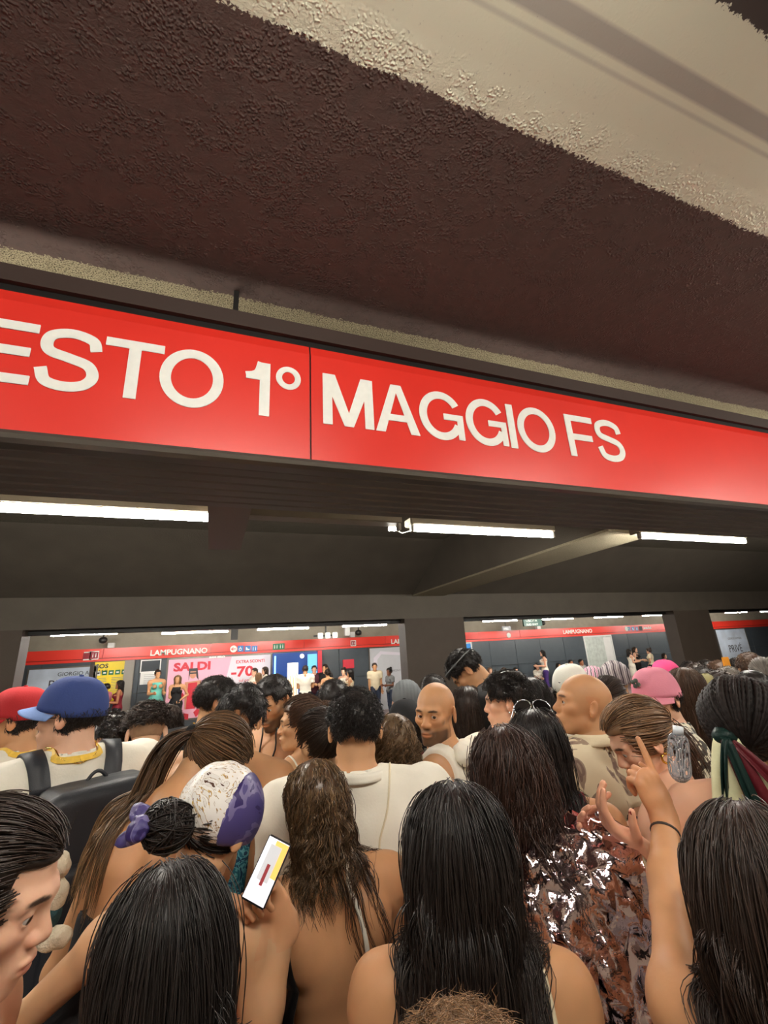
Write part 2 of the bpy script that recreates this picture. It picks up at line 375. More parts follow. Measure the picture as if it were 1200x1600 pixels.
for (a, b, v) in ((80, 183, 993), (253, 356, 990), (402, 482, 984), (535, 604, 978.5), (754, 808, 971), (847, 895, 968), (928, 973, 965), (1003, 1033, 962), (1132, 1167, 957.5), (1187, 1225, 956)):
    pa = at(a, v, 12.9); pb = at(b, v, 12.9); farx.append((pa, pb))
    tube_lamp(pa[0], max(pb[0], pa[0] + 1.3), 12.9, pa[2], LAMP['far'], ['lit tube lamp seen in the left opening, above the yellow SOS poster', 'lit tube lamp seen in the left opening, above the pink sale poster', 'yellowish lit tube lamp above the blue ticket booth', 'lit tube lamp above the white poster beside the column',
        'lit tube lamp, leftmost in the middle opening', 'lit tube lamp right of the green exit sign in the middle opening', 'lit tube lamp above the framed map in the middle opening', 'lit tube lamp, rightmost in the middle opening', 'lit tube lamp in the right opening above the PRIVE poster', 'lit tube lamp at the right edge of the right opening'][len(farx) - 1], None, hang=3.6 - pa[2])
# ================================================================ THE OTHER PLATFORM
WY = 15.98
def fx(u, v=1040, Y=WY): return at(u, v, Y)[0]
def fz(u, v, Y=WY): return at(u, v, Y)[2]
# dark slate wall cladding with seams
xs = np.arange(-7, 34, 1.25)
wp = empty('wall_cladding', (0, 15.98, 0)); wp['kind'] = 'structure'; wp.name = 'wall_far_cladding'
for i, x in enumerate(xs):
    o = MB().box(x + .006, x + 1.244, 15.945, 15.995, .12, 1.15, .004).build('cladding_panel', m_slate); o['kind'] = 'structure'; o.name = 'wall_far_panel_low_%d' % (i + 1)
    o = MB().box(x + .006, x + 1.244, 15.945, 15.995, 1.16, 2.12, .004).build('cladding_panel', m_slate); o['kind'] = 'structure'; o.name = 'wall_far_panel_high_%d' % (i + 1)
bpy.data.objects.remove(wp)
# red band
band = empty('station_band', (0, 15.9, 2.1), 0, 'long red band reading LAMPUGNANO running along the far platform wall', 'sign')
def B_(o): o.parent = band; o.matrix_parent_inverse = Matrix.Translation((0, -15.9, -2.1)); return o
m_red2 = mat('red_band_panel', srgb(235, 62, 48), .35, coat=.2, var=.04, vscale=1)
for x in np.arange(-9, 34, 3.):
    B_(MB().box(x + .005, x + 2.995, 15.88, 15.99, 2.215, 2.49).build('panel', m_red2))
B_(MB().box(-9, 34, 15.9, 15.99, 2.125, 2.20).build('lower_strip', m_red2))
B_(MB().box(-9, 34, 15.91, 15.99, 2.19, 2.225).build('groove', m_black))
def btext(s, u, v, h, name='lettering', m=m_wht, wx=1.05, bold=.006, Y=15.878):
    p = at(u, v, Y); return B_(text(name, s, p[0], Y, p[2], h / .73, m, None, wx, bold))
btext('LAMPUGNANO', 234, 1024.5, .165); btext('LAMPUGNANO', 880, 990.5, .165); btext('LAMPUGNANO', 611, 1006, .165)
m_blue = mat('blue_pictogram', srgb(40, 110, 180), .4); m_greens = mat('green_sign', srgb(20, 110, 70), .4); m_maroon = mat('maroon_square', srgb(150, 20, 40), .4)
def icon(u, v, s, m, parent=None, name='pictogram', Y=15.872, glyph_=0):
    p = at(u, v, Y); mb = MB().box(p[0] - s / 2, p[0] + s / 2, Y - .004, Y + .006, p[2] - s / 2, p[2] + s / 2)
    o = B_(mb.build(name, m)); q = MB(); r = s / 2
    if glyph_ == 1:   # wheeled figure
        q.tube([(p[0] - .1 * r + .4 * r * math.cos(a), Y - .006, p[2] - .2 * r + .4 * r * math.sin(a)) for a in np.linspace(0, 2 * PI, 13)], .012, 4); q.box(p[0] - .2 * r, p[0], Y - .008, Y - .004, p[2], p[2] + .65 * r)
    elif glyph_ == 2: q.prism([(p[0] - .6 * r, p[2] - .5 * r), (p[0] + .6 * r, p[2] - .5 * r), (p[0] + .6 * r, p[2] - .1 * r), (p[0] + .1 * r, p[2] - .1 * r), (p[0] - .3 * r, p[2] + .5 * r), (p[0] - .6 * r, p[2] + .5 * r)], 1, Y - .008, Y - .004)
    elif glyph_ == 3:
        for k in (-.4, .4): q.box(p[0] + k * r - .12 * r, p[0] + k * r + .12 * r, Y - .008, Y - .004, p[2] - .6 * r, p[2] + .3 * r); q.box(p[0] + k * r - .1 * r, p[0] + k * r + .1 * r, Y - .008, Y - .004, p[2] + .38 * r, p[2] + .6 * r)
    elif glyph_ == 4:
        q.tube([(p[0] + .5 * r, Y - .006, p[2]), (p[0] - .5 * r, Y - .006, p[2])], .012, 4); q.tube([(p[0] - .1 * r, Y - .006, p[2] + .4 * r), (p[0] - .5 * r, Y - .006, p[2]), (p[0] - .1 * r, Y - .006, p[2] - .4 * r)], .012, 4)
    if q.v: B_(q.build('symbol', m_wht if glyph_ != 4 else m_red2))
    return o
for u, g in ((376, 1), (387, 2), (397.5, 3)): icon(u, 1013.5, .19, m_blue, glyph_=g)
p = at(365, 1014, 15.872)
B_(MB().prism([(p[0] + .11 * math.cos(a), p[2] + .11 * math.sin(a)) for a in np.linspace(0, 2 * PI, 21)[:-1]], 1, 15.868, 15.88).build('round_sign', m_wht)); icon(365, 1014, .02, m_wht, glyph_=0)
B_(MB().tube([(p[0] + .07, 15.865, p[2]), (p[0] - .07, 15.865, p[2])], .01, 4).tube([(p[0] - .01, 15.865, p[2] + .05), (p[0] - .07, 15.865, p[2]), (p[0] - .01, 15.865, p[2] - .05)], .01, 4).build('arrow', m_red2))
icon(431, 1010.5, .2, m_greens, glyph_=3, name='exit_pictogram'); icon(440, 1010, .2, m_greens, glyph_=3, name='exit_pictogram')
icon(552, 1005, .2, m_wht, name='white_square'); icon(552, 1005, .15, m_maroon, name='maroon_square', Y=15.865, glyph_=3)
icon(138, 1025, .24, m_wht, name='white_square'); icon(135, 1025, .17, m_maroon, name='maroon_square', Y=15.865); icon(147, 1024, .24, m_wht, name='white_square'); icon(147.5, 1024, .19, m_maroon, name='maroon_square', Y=15.865, glyph_=3)
for u, g in ((983, 1), (989, 2), (995, 3)): icon(u, 982.4, .17, m_blue, glyph_=g)
icon(1001, 981.8, .2, m_black); btext('Uscita-Exit', 1005, 983, .11, wx=.8)
for u in (979, 795):
    p = at(u, 982.5 if u > 900 else 992.5, 15.872); B_(MB().prism([(p[0] + .1 * math.cos(a), p[2] + .1 * math.sin(a)) for a in np.linspace(0, 2 * PI, 17)[:-1]], 1, 15.868, 15.88).build('round_sign', m_wht))
btext('SAN SIRO', 327, 1028.6, .05, wx=1.6)
# niche with the yellow SOS poster
m_paper = mat('white_paper', srgb(232, 232, 228), .45, var=.03); m_yel = mat('yellow_poster', srgb(250, 222, 50), .4)
m_ink = mat('dark_print', srgb(50, 50, 56), .5); m_grey = mat('grey_print', srgb(130, 132, 138), .5)
def poster(name, label, cat, u0, v0, u1, v1, m, Y=15.93, fr=None, frm=None):
    a = at(u0, v0, Y); b = at(u1, v1, Y); a[2] = min(a[2], 2.118 - (fr or 0)); t = empty(name, (a[0], Y, b[2]), 0, label, cat)
    W = b[0] - a[0]; Hh = a[2] - b[2]
    MB().box(0, W, 0, .012, 0, Hh).build('sheet', m, t)
    if fr:
        q = MB(); q.box(-fr, 0, -.015, .014, -fr, Hh + fr); q.box(W, W + fr, -.015, .014, -fr, Hh + fr); q.box(0, W, -.015, .014, -fr, 0); q.box(0, W, -.015, .014, Hh, Hh + fr); q.build('frame', frm or m_trim, t)
    return t, W, Hh
def ptext(t, s, x, z, size, m, wx=1., bold=0., nm='lettering'):
    return text(nm, s, x, -.004, z, size, m, t, wx, bold, ext=.002)
def lines(t, x, z, w, n, dz, m, th=.012, nm='small_print'):
    q = MB(); r = random.Random(n)
    for k in range(n): q.box(x, x + w * r.uniform(.7, 1), -.003, 0, z - k * dz, z - k * dz + th)
    q.build(nm, m, t)
tag(MB().box(fx(142), fx(148.5), 15.90, 15.99, .1, 2.12).build('pillar', mat('dark_gap_brown', srgb(64, 54, 46), .5)), 'narrow dark brown strip standing for the dark gap left of the yellow SOS poster', 'pillar')  # the dark gap beside the poster, put in as a solid brown strip
tag(MB().box(fx(196), fx(211), 15.80, 15.99, 0, 2.12, .01).build('pillar', mat('grey_pillar', srgb(150, 144, 134), .5)), 'grey pillar right of the yellow SOS poster', 'pillar')
t, W, Hh = poster('sos_poster', 'yellow SOS notice poster with a row of pictograms on the far platform', 'poster', 147, 1035, 196, 1094, m_yel)
ptext(t, 'SOS', .06 * W, .84 * Hh, .17, m_ink, 1.1, .004); 
for k in range(5):
    x = W * (.08 + .18 * k); o = MB().box(x, x + .13, -.006, 0, .66 * Hh, .66 * Hh + .13).build('pictogram', m_greens if k else m_wht, t)
    MB().box(x + .03, x + .10, -.009, -.006, .66 * Hh + .045, .66 * Hh + .085).build('symbol', m_wht if k else m_ink, t)
lines(t, .06 * W, .58 * Hh, .38 * W, 12, .045, m_grey); lines(t, .54 * W, .58 * Hh, .38 * W, 12, .045, m_grey)
m_cloud = mat('cloud_sky_print', srgb(196, 208, 222), .45, var=.22, vscale=1.4)
t, W, Hh = poster('perfume_poster', 'pale blue cloud poster reading GIORGIO ARMANI PRIVE behind the blue cap', 'poster', 46, 1047, 141, 1118, m_cloud, fr=.04)
ptext(t, 'GIORGIO ARMANI', .42 * W, .84 * Hh, .15, m_ink, 1.0); ptext(t, 'PRIVÉ', .30 * W, .60 * Hh, .32, m_ink, 1.0); ptext(t, '2005 — 2025', .36 * W, .24 * Hh, .14, m_ink)
t, W, Hh = poster('notice_board', 'dark framed notice with a white sheet below, left of the sale poster', 'notice', 222, 1033, 249, 1048, mat('notice_dark', srgb(60, 66, 72), .3), fr=.03, frm=m_paper)
t, W, Hh = poster('notice_sheet', 'white timetable sheet below the dark notice on the slate wall', 'notice', 220, 1050, 248, 1068, m_paper); lines(t, .1, Hh - .1, W * .7, 6, .05, m_grey)
# sale poster
m_pink = mat('pink_print', srgb(246, 184, 206), .4); m_redp = mat('red_print', srgb(214, 50, 66), .45); m_or = mat('orange_print', srgb(238, 150, 60), .45)
m_lil = mat('pale_lilac_print', srgb(232, 226, 236), .4)
t, W, Hh = poster('sale_poster', 'pink and white SALDI sale poster with a woman in sunglasses and a -70 discount', 'poster', 264, 1031, 421, 1110, m_lil, fr=.05)
MB().raw([(0, -.001, 0), (W * .48, -.001, 0), (W * .60, -.001, Hh), (0, -.001, Hh)], [(0, 1, 2, 3)]).build('pink_field', m_pink, t)
ptext(t, 'SALDI', .05 * W, .80 * Hh, .33, m_redp, 1.25, .016); ptext(t, 'EXTRA SCONTI', .645 * W, .87 * Hh, .13, m_redp, 1.0, .003); ptext(t, '-70', .60 * W, .64 * Hh, .42, m_redp, 1.25, .014); ptext(t, 'sul prezzo', .68 * W, .54 * Hh, .13, m_redp, 1.0)
MB().prism([(.33 * W, .60 * Hh), (.48 * W, .56 * Hh), (.50 * W, .40 * Hh), (.34 * W, .43 * Hh)], 1, -.006, 0).build('gift_card', m_or, t)
MB().box(.37 * W, .46 * W, -.009, -.006, .46 * Hh, .54 * Hh).build('gift_card_tag', m_pink, t)
sk = mat('print_skin', srgb(214, 150, 120), .5)
q = MB(); cx = .235 * W
q.prism([(cx + .10 * math.cos(a), .76 * Hh * .96 + .13 * math.sin(a)) for a in np.linspace(0, 2 * PI, 17)[:-1]], 1, -.006, 0)
q.prism([(cx - .22, .60 * Hh), (cx + .24, .62 * Hh), (cx + .34, .30 * Hh), (cx + .26, .12 * Hh), (cx + .22, .12 * Hh), (cx + .25, .30 * Hh), (cx + .14, .5 * Hh), (cx + .1, .15 * Hh), (cx - .18, .15 * Hh)], 1, -.006, 0); q.build('model_figure', sk, t)
MB().prism([(cx - .12, .58 * Hh), (cx + .14, .59 * Hh), (cx + .12, .15 * Hh), (cx - .14, .15 * Hh)], 1, -.010, -.006).build('model_swimsuit', m_redp, t)
MB().prism([(cx - .13, .83 * Hh), (cx + .12, .83 * Hh), (cx + .17, .62 * Hh), (cx + .10, .68 * Hh), (cx + .08, .78 * Hh), (cx - .08, .78 * Hh), (cx - .12, .62 * Hh)], 1, -.012, -.006).build('model_hair', m_ink, t)
MB().box(cx - .09, cx + .09, -.014, -.01, .735 * Hh, .76 * Hh).build('model_sunglasses', m_ink, t)
q = MB()
for k in range(12):
    if k % 2 == 0:
        a0 = k * PI / 6; a1 = a0 + PI / 6; c_ = (cx - .05, .22 * Hh)
        q.prism([(c_[0] + r_ * math.cos(a), c_[1] + r_ * math.sin(a)) for r_, a in ((.26, a0), (.42, a0), (.42, a1), (.26, a1))], 1, -.016, -.012)
q.build('swim_ring', m_redp, t)
# blue booth
m_bb = mat('blue_booth_paint', srgb(24, 70, 150), .35); m_lit = mat('lit_panel', srgb(250, 240, 214), .5, emit=srgb(255, 236, 200), estr=1.1)
a = at(425, 1026, 15.9); b = at(499, 1104, 15.9)
t = empty('photo_booth', (a[0], 15.6, 0), 0, 'blue booth with a lit cream window and red edge on the far platform', 'booth'); W = b[0] - a[0]
MB().box(0, W, .05, .38, .1, 2.08, .01).build('booth_body', m_bb, t)
MB().box(W * .30, W * .52, .03, .06, .55, 1.75).build('lit_window', m_lit, t)
q = MB()
for k in range(6): q.box(W * (.32 + .033 * k), W * (.33 + .033 * k), .02, .03, .6, 1.3 + .06 * (k % 3))
q.build('window_print', m_or, t)
MB().box(W * .72, W * .92, .03, .06, 1.15, 2.0).build('lit_screen', mat('cyan_screen', srgb(90, 170, 220), .4, emit=srgb(120, 200, 240), estr=.5), t)
MB().box(W * .94, W * 1.03, .02, .30, .1, 2.1).build('red_edge', m_redp, t)
MB().tube([(W * .6, .03, 1.95), (W * .6, .0, 1.95)], .07, 14).build('booth_light', m_lit, t)
MB().box(W * .03, W * .06, .02, .05, .8, 2.0).build('light_strip', mat('cyan_strip', srgb(150, 220, 250), .4, emit=srgb(120, 210, 255), estr=1.5), t)
t, W, Hh = poster('wall_poster', 'large white framed poster with a pale building, just left of the brown column', 'poster', 577, 1012, 640, 1112, mat('grey_white_print', srgb(206, 208, 212), .45, var=.03), fr=.04)
MB().prism([(.1 * W, .85 * Hh), (.3 * W, .95 * Hh), (W, .90 * Hh), (W, .86 * Hh), (.32 * W, .90 * Hh), (.2 * W, .82 * Hh), (.2 * W, .5 * Hh), (.1 * W, .5 * Hh)], 1, -.004, 0).build('building_print', m_lil, t); ptext(t, 'MONTAIGNE', .6 * W, .62 * Hh, .11, m_grey)
tag(MB().box(fx(535), fx(552), 15.86, 15.945, 1.45, 1.75, .01).build('fire_hose_cabinet', m_redp), 'small red cabinet on the slate wall behind the laughing women', 'cabinet')
# middle opening
t, W, Hh = poster('blue_poster', 'bright blue poster with white number beside the brown column', 'poster', 700, 1003, 743, 1078, mat('bright_blue_print', srgb(34, 142, 222), .4), fr=.05, frm=m_paper)
ptext(t, '79', .58 * W, .33 * Hh, .42, m_wht, 1.2, .02); MB().box(.56 * W, .78 * W, -.006, 0, .28 * Hh, .58 * Hh).build('dark_print', m_ink, t)
t, W, Hh = poster('city_map', 'large framed pale city map on the far slate wall in the middle opening', 'map', 912, 993, 966, 1054, mat('map_print', srgb(196, 204, 196), .4, var=.16, vscale=7), fr=.05, frm=m_paper)
MB().box(.70 * W, .985 * W, -.004, 0, .05 * Hh, .97 * Hh).build('map_index', m_paper, t); lines(t, .73 * W, .9 * Hh, .22 * W, 9, .11, m_grey); MB().box(.72 * W, .97 * W, -.006, -.004, .05 * Hh, .2 * Hh).build('info_box', m_ink, t)
t, W, Hh = poster('fashion_poster', 'grey cloud poster reading PRIVE 2005 - 2025 in the right opening', 'poster', 1117, 983, 1186, 1062, m_cloud, fr=.05)
ptext(t, 'PRIVÉ', .28 * W, .56 * Hh, .5, m_ink, .85); ptext(t, '2005 — 2025', .34 * W, .36 * Hh, .26, m_ink, .85); ptext(t, 'GIORGIO ARMANI', .34 * W, .80 * Hh, .15, m_grey, .85)
# things above the far band
t = empty('loudspeaker', tuple(at(510, 993, 14.5)), 0, 'grey camera and speaker cluster above the red band in the left opening', 'speaker')
for k in range(3): MB().box(-.28 + .24 * k, -.12 + .24 * k, -.06, .06, -.09, .09, .015).build('speaker_box', m_paper, t)
MB().box(-.4, .3, .06, .1, -.03, .03).box(-.02, .02, .05, .1, 0, 3.6 - t.location[2]).build('bracket', m_black, t)
for k, (u, v, lb) in enumerate(((542, 989, 'white box above the red band next to the speaker cluster'), (550, 992, 'small white box right of the speaker cluster'), (174, 1010, 'small white box above the red band over the SOS poster'), (840, 981, 'small white box under the green exit sign'))):
    q = at(u, v, 15.9); tag(MB().box(q[0] - .09, q[0] + .09, 15.8, 15.99, max(q[2] - .1, 2.5), q[2] + (.28 if k == 0 else .1), .01).build('junction_box', m_paper), lb, 'box')
for u, v, lb in ((560, 989, 'round black camera dome at the right end of the left opening'), (161, 1001, 'dark round camera over the SOS poster'), (848, 974, 'black camera below the ceiling beside the green exit sign')):
    q = at(u, v, 15.0); t = empty('security_camera', tuple(q), 0, lb, 'camera'); MB().tube([(0, 0, .1), (0, 0, .06), (0, 0, 0), (0, 0, -.05), (0, 0, -.08)], [.05, .1, .11, .09, .03], 14).build('dome', m_black, t, True); MB().tube([(0, 0, .1), (0, 0, 3.6 - q[2])], .02, 8).build('stem', m_black, t)
q = at(834, 971.5, 14.3); t = empty('exit_sign', tuple(q), 0, 'dark green hanging sign with white lettering in the middle opening', 'sign')
MB().box(-.5, .35, -.04, .04, -.16, .14).build('sign_box', mat('dark_green_sign', srgb(20, 66, 56), .4), t); text('lettering', 'USCITA', -.40, -.045, -.0, .12, m_wht, t, 1.3); text('lettering', 'SUD EXIT', -.40, -.045, -.13, .10, m_wht, t, 1.3); MB().box(-.3, -.28, -.01, .01, .14, 3.6 - q[2]).box(.18, .2, -.01, .01, .14, 3.6 - q[2]).build('hanger', m_black, t)
q = at(790, 982, 14.5); t = empty('hanging_sign', tuple(q), 0, 'small grey hanging platform number sign at the left of the middle opening', 'sign'); MB().box(-.15, .22, -.02, .02, -.08, .08).build('sign_box', m_grey, t); text('lettering', 'BIN.2', -.12, -.024, -.04, .1, m_wht, t); MB().box(0, .02, -.01, .01, .08, 3.6 - q[2]).build('hanger', m_black, t)
q = at(366, 1000, 15.2); tag(MB().box(q[0] - .1, q[0] + .1, 15.1, 15.3, 2.55, 3.6).build('duct', m_black), 'dark vertical duct dropping to the red band in the left opening', 'duct')
tag(MB().box(-6, 26, 12.6, 12.75, 3.05, 3.12).build('cable_tray', m_black), 'long dark cable tray above the far platform edge', 'tray')
# bench along the far wall
bm_ = mat('bench_granite', srgb(70, 66, 66), .4)
t = empty('bench', (18.5, 15.6, 0), 0, 'low dark bench along the slate wall under the seated people', 'bench')
MB().box(-3.9, 6.3, -.25, .3, .40, .46, .01).build('seat', bm_, t)
for x in (-3.5, -1, 1.5, 4, 6): MB().box(x - .08, x + .08, -.18, .28, 0, .40).build('leg', bm_, t)
# ================================================================ SIGNED-DISTANCE BODY BUILDER
V3 = lambda *a: np.array(a, dtype=np.float32)
def rcone(P, a, b, ra, rb):
    a = np.asarray(a, np.float32); b = np.asarray(b, np.float32); ba = b - a; pa = P - a
    h = np.clip(pa @ ba / max(float(ba @ ba), 1e-9), 0, 1)
    return np.linalg.norm(pa - h[:, None] * ba, axis=1) - (ra + h * (rb - ra))
def ell(P, c, r, M=None):
    q = P - np.asarray(c, np.float32)
    if M is not None: q = q @ M          # columns of M = local axes
    r = np.asarray(r, np.float32); k0 = np.linalg.norm(q / r, axis=1); k1 = np.linalg.norm(q / (r * r), axis=1)
    return k0 * (k0 - 1) / np.maximum(k1, 1e-6)
def smin(a, b, k):
    h = np.clip(.5 + .5 * (b - a) / k, 0, 1); return b + (a - b) * h - k * h * (1 - h)
def smax(a, b, k): return -smin(-a, -b, k)
def wob(P, s, seed=0.):
    """smooth pseudo noise in -1..1"""
    x, y, z = P[:, 0] * s + seed, P[:, 1] * s + seed * 1.7, P[:, 2] * s - seed * .6
    a = np.sin(x * 1.3 + 1.7 * np.sin(y * .9 + seed) + z * .4); b = np.sin(y * 1.7 + 1.3 * np.sin(z * 1.1) + x * .6); c = np.sin(z * 1.1 + 1.9 * np.sin(x * .8 + .5 * y) + 2.)
    return (a + b + c) / 3
def folds(P, s, seed=0., zs=.35):
    """cloth folds: ridged, drawn out along z"""
    Q = P * np.array([1, 1, zs], np.float32); n = wob(Q, s, seed) ; m = wob(Q, s * 2.1, seed + 3)
    return (1 - np.abs(n) * 2) * .6 + (1 - np.abs(m) * 2) * .35
def rotm(yaw=0, pitch=0, roll=0):
    """turn left by yaw, look down by pitch, tilt to the right by roll (degrees)"""
    y, p, r = (math.radians(a) for a in (yaw, pitch, roll))
    Rz = np.array([[math.cos(y), -math.sin(y), 0], [math.sin(y), math.cos(y), 0], [0, 0, 1]])
    Rx = np.array([[1, 0, 0], [0, math.cos(p), math.sin(p)], [0, -math.sin(p), math.cos(p)]])
    Ry = np.array([[math.cos(r), 0, math.sin(r)], [0, 1, 0], [-math.sin(r), 0, math.cos(r)]])
    return (Rz @ Rx @ Ry).astype(np.float32)
def grid_eval(f, lo, hi, h):
    lo = np.asarray(lo, np.float32); n = np.maximum(((np.asarray(hi) - lo) / h).astype(int) // 4 * 4 + 4, 4)
    nc = n // 4
    ax = [lo[i] + (np.arange(nc[i]) * 4 + 1.5) * h for i in range(3)]
    C = np.stack(np.meshgrid(*ax, indexing='ij'), -1).reshape(-1, 3).astype(np.float32)
    dc = np.concatenate([f(C[i:i + 200000]) for i in range(0, len(C), 200000)])
    near = np.abs(dc) < h * 4 * 1.25
    Vc = dc.reshape(nc)
    V = np.repeat(np.repeat(np.repeat(np.sign(Vc) * h * 9, 4, 0), 4, 1), 4, 2).astype(np.float32)
    ids = np.argwhere(near.reshape(nc))
    if len(ids):
        off = np.stack(np.meshgrid(*[np.arange(4)] * 3, indexing='ij'), -1).reshape(-1, 3)
        for s in range(0, len(ids), 4000):
            I = (ids[s:s + 4000, None, :] * 4 + off[None]).reshape(-1, 3)
            V[I[:, 0], I[:, 1], I[:, 2]] = f((lo + I * h).astype(np.float32))
    return V, lo
_E = [(0, 1), (2, 3), (4, 5), (6, 7), (0, 2), (1, 3), (4, 6), (5, 7), (0, 4), (1, 5), (2, 6), (3, 7)]
_C = np.array([(a, b, c) for a in (0, 1) for b in (0, 1) for c in (0, 1)])
def polygonize(f, lo, hi, h):
    V, lo = grid_eval(f, lo, hi, h); ins = V < 0; n = V.shape
    cnt = sum(ins[a:n[0] - 1 + a, b:n[1] - 1 + b, c:n[2] - 1 + c].astype(np.int8) for a, b, c in _C)
    act = np.argwhere((cnt > 0) & (cnt < 8))
    if not len(act): return np.zeros((0, 3), np.float32), np.zeros((0, 4), np.int32)
    idx = -np.ones((n[0] - 1, n[1] - 1, n[2] - 1), np.int32); idx[act[:, 0], act[:, 1], act[:, 2]] = np.arange(len(act))
    cv = np.stack([V[act[:, 0] + c[0], act[:, 1] + c[1], act[:, 2] + c[2]] for c in _C], 1)
    acc = np.zeros((len(act), 3), np.float32); num = np.zeros(len(act), np.float32)
    for a, b in _E:
        va, vb = cv[:, a], cv[:, b]; m = (va < 0) != (vb < 0)
        t = np.where(m, va / np.where(m, va - vb, 1), 0)
        acc += m[:, None] * (_C[a] + t[:, None] * (_C[b] - _C[a])); num += m
    verts = lo + (act + acc / num[:, None]) * h
    Q = []
    for ax in range(3):
        s0 = [slice(None)] * 3; s1 = [slice(None)] * 3; s0[ax] = slice(0, n[ax] - 1); s1[ax] = slice(1, n[ax])
        A = ins[tuple(s0)]; B = ins[tuple(s1)]; e = np.argwhere(A != B)
        u, v = [(1, 2), (2, 0), (0, 1)][ax]
        ok = (e[:, u] > 0) & (e[:, v] > 0) & (e[:, u] < n[u] - 1) & (e[:, v] < n[v] - 1); e = e[ok]
        if not len(e): continue
        du = np.zeros(3, int); du[u] = 1; dv = np.zeros(3, int); dv[v] = 1
        q = np.stack([idx[tuple((e - du - dv).T)], idx[tuple((e - dv).T)], idx[tuple(e.T)], idx[tuple((e - du).T)]], 1)
        fl = ~A[tuple(e.T)]; q[fl] = q[fl][:, ::-1]; Q.append(q)
    Q = np.concatenate(Q); Q = Q[(Q >= 0).all(1)]
    return verts.astype(np.float32), Q.astype(np.int32)

class Pose: pass
def skeleton(S, sex, lean=0., side=0., head=(0, 0, 0), twist=0., armL=None, armR=None, sit=False, hs=None, neck=0., build=1.):
    """joints of a standing person facing +Y, x to the right; armL/armR = (elbow, wrist) in body units or a preset"""
    J = Pose(); J.S = S; J.sex = sex; m = sex == 'm'; J.b = build
    hipz = .53 if not sit else .27
    th = math.radians(lean); ts = math.radians(side); c, s = math.cos(th), math.sin(th)
    Rx = np.array([[1, 0, 0], [0, c, s], [0, -s, c]]); c2, s2 = math.cos(ts), math.sin(ts)
    Ry = np.array([[c2, 0, s2], [0, 1, 0], [-s2, 0, c2]]); ct, st = math.cos(math.radians(twist)), math.sin(math.radians(twist))
    Rt = np.array([[ct, -st, 0], [st, ct, 0], [0, 0, 1]])
    J.T = (Ry @ Rx @ Rt).astype(np.float32)
    hip = np.array([0, 0, hipz])
    J.hip = hip
    def U(x, y, z): return ((J.T @ (np.array([x, y, z]) - np.array([0, 0, .53])) + hip) * S).astype(np.float32)
    J.U = U
    sw = (.118 if m else .100) * build
    J.sho = {1: U(sw, -.005, .800), -1: U(-sw, -.005, .800)}
    J.neck0 = U(0, -.012, .825); nt = U(0, -.004 + neck, .868); J.neck1 = nt
    J.H = (J.T @ rotm(*head)) if True else None
    J.hs = hs or (1.0 if m else .95)
    J.hc = nt + J.H @ np.array([0, .022, .075], np.float32) * J.hs
    up, fo = .172 * S, .150 * S
    J.arm = {}
    for sd, a in ((1, armR), (-1, armL)):
        if a is None: a = 'hang'
        if isinstance(a, str):
            e = {'hang': (.02 * sd, -.02, -1), 'bent': (.04 * sd, .05, -1), 'phone': (.05 * sd, .25, -1), 'cross': (.1 * sd, .15, -1), 'up': (.25 * sd, .6, .5), 'hip': (.5 * sd, -.25, -1)}[a]
            w_ = {'hang': (.03 * sd, .12, -1), 'bent': (-.25 * sd, .9, .05), 'phone': (-.45 * sd, .75, .35), 'cross': (-.95 * sd, .35, .05), 'up': (-.15 * sd, .2, 1), 'hip': (-.7 * sd, .5, -.5)}[a]
            e = np.array(e, float); w_ = np.array(w_, float)
            el = J.sho[sd] + (J.T @ (e / np.linalg.norm(e))) * up; wr = el + (J.T @ (w_ / np.linalg.norm(w_))) * fo
        else:
            el, wr = (np.array(q, float) for q in a)      # absolute, local metres
        J.arm[sd] = (el.astype(np.float32), wr.astype(np.float32))
    J.leg = {}
    for sd in (1, -1):
        h_ = np.array([.052 * sd, 0, hipz - .02]) * S
        if sit: k = np.array([.07 * sd, .23, .275]) * S; an = np.array([.07 * sd, .22, .045]) * S
        else: k = np.array([.052 * sd, .008, .285]) * S; an = np.array([.055 * sd, -.012, .045]) * S
        J.leg[sd] = (h_.astype(np.float32), k.astype(np.float32), an.astype(np.float32))
    return J
def f_torso(J, P, off=0., bust=True):
    S, U, T = J.S, J.U, J.T; m = J.sex == 'm'; B = J.b
    e = lambda c, r: ell(P, U(*c), np.array(r) * S, T)
    rx = 1.0 * B
    if m:
        d = e((0, 0, .53), (.096 * rx, .066, .075)); d = smin(d, e((0, .004, .61), (.088 * rx, .062, .085)), .03)
        d = smin(d, e((0, 0, .715), (.104 * rx, .068, .10)), .03)
        d = smin(d, rcone(P, U(-.085 * B, -.008, .790), U(.085 * B, -.008, .790), .040 * S, .040 * S), .05)
    else:
        d = e((0, 0, .53), (.098 * rx, .068, .075)); d = smin(d, e((0, .002, .615), (.073 * rx, .053, .085)), .04)
        d = smin(d, e((0, 0, .72), (.084 * rx, .058, .095)), .03)
        d = smin(d, rcone(P, U(-.072 * B, -.008, .790), U(.072 * B, -.008, .790), .034 * S, .034 * S), .04)
        if bust:
            for sd in (1, -1): d = smin(d, ell(P, U(.043 * sd, .052, .735), np.array((.036, .034, .036)) * S, T), .02)
    for sd in (1, -1):
        d = smin(d, rcone(P, J.neck0 + J.T @ np.array([0, -.004, .0]) * S, J.sho[sd] + J.T @ np.array([-.02 * sd, -.004, .008]).astype(np.float32) * S, .030 * S, .024 * S), .035)
        d = smin(d, ell(P, U(.050 * sd * B, -.042, .755), np.array((.036, .020, .046)) * S, T @ rotm(0, 0, 14 * sd)), .02)
    g = rcone(P, U(0, -.083, .60), U(0, -.080, .80), .012 * S, .012 * S)
    d = smax(d, -g, .03)
    return d - off
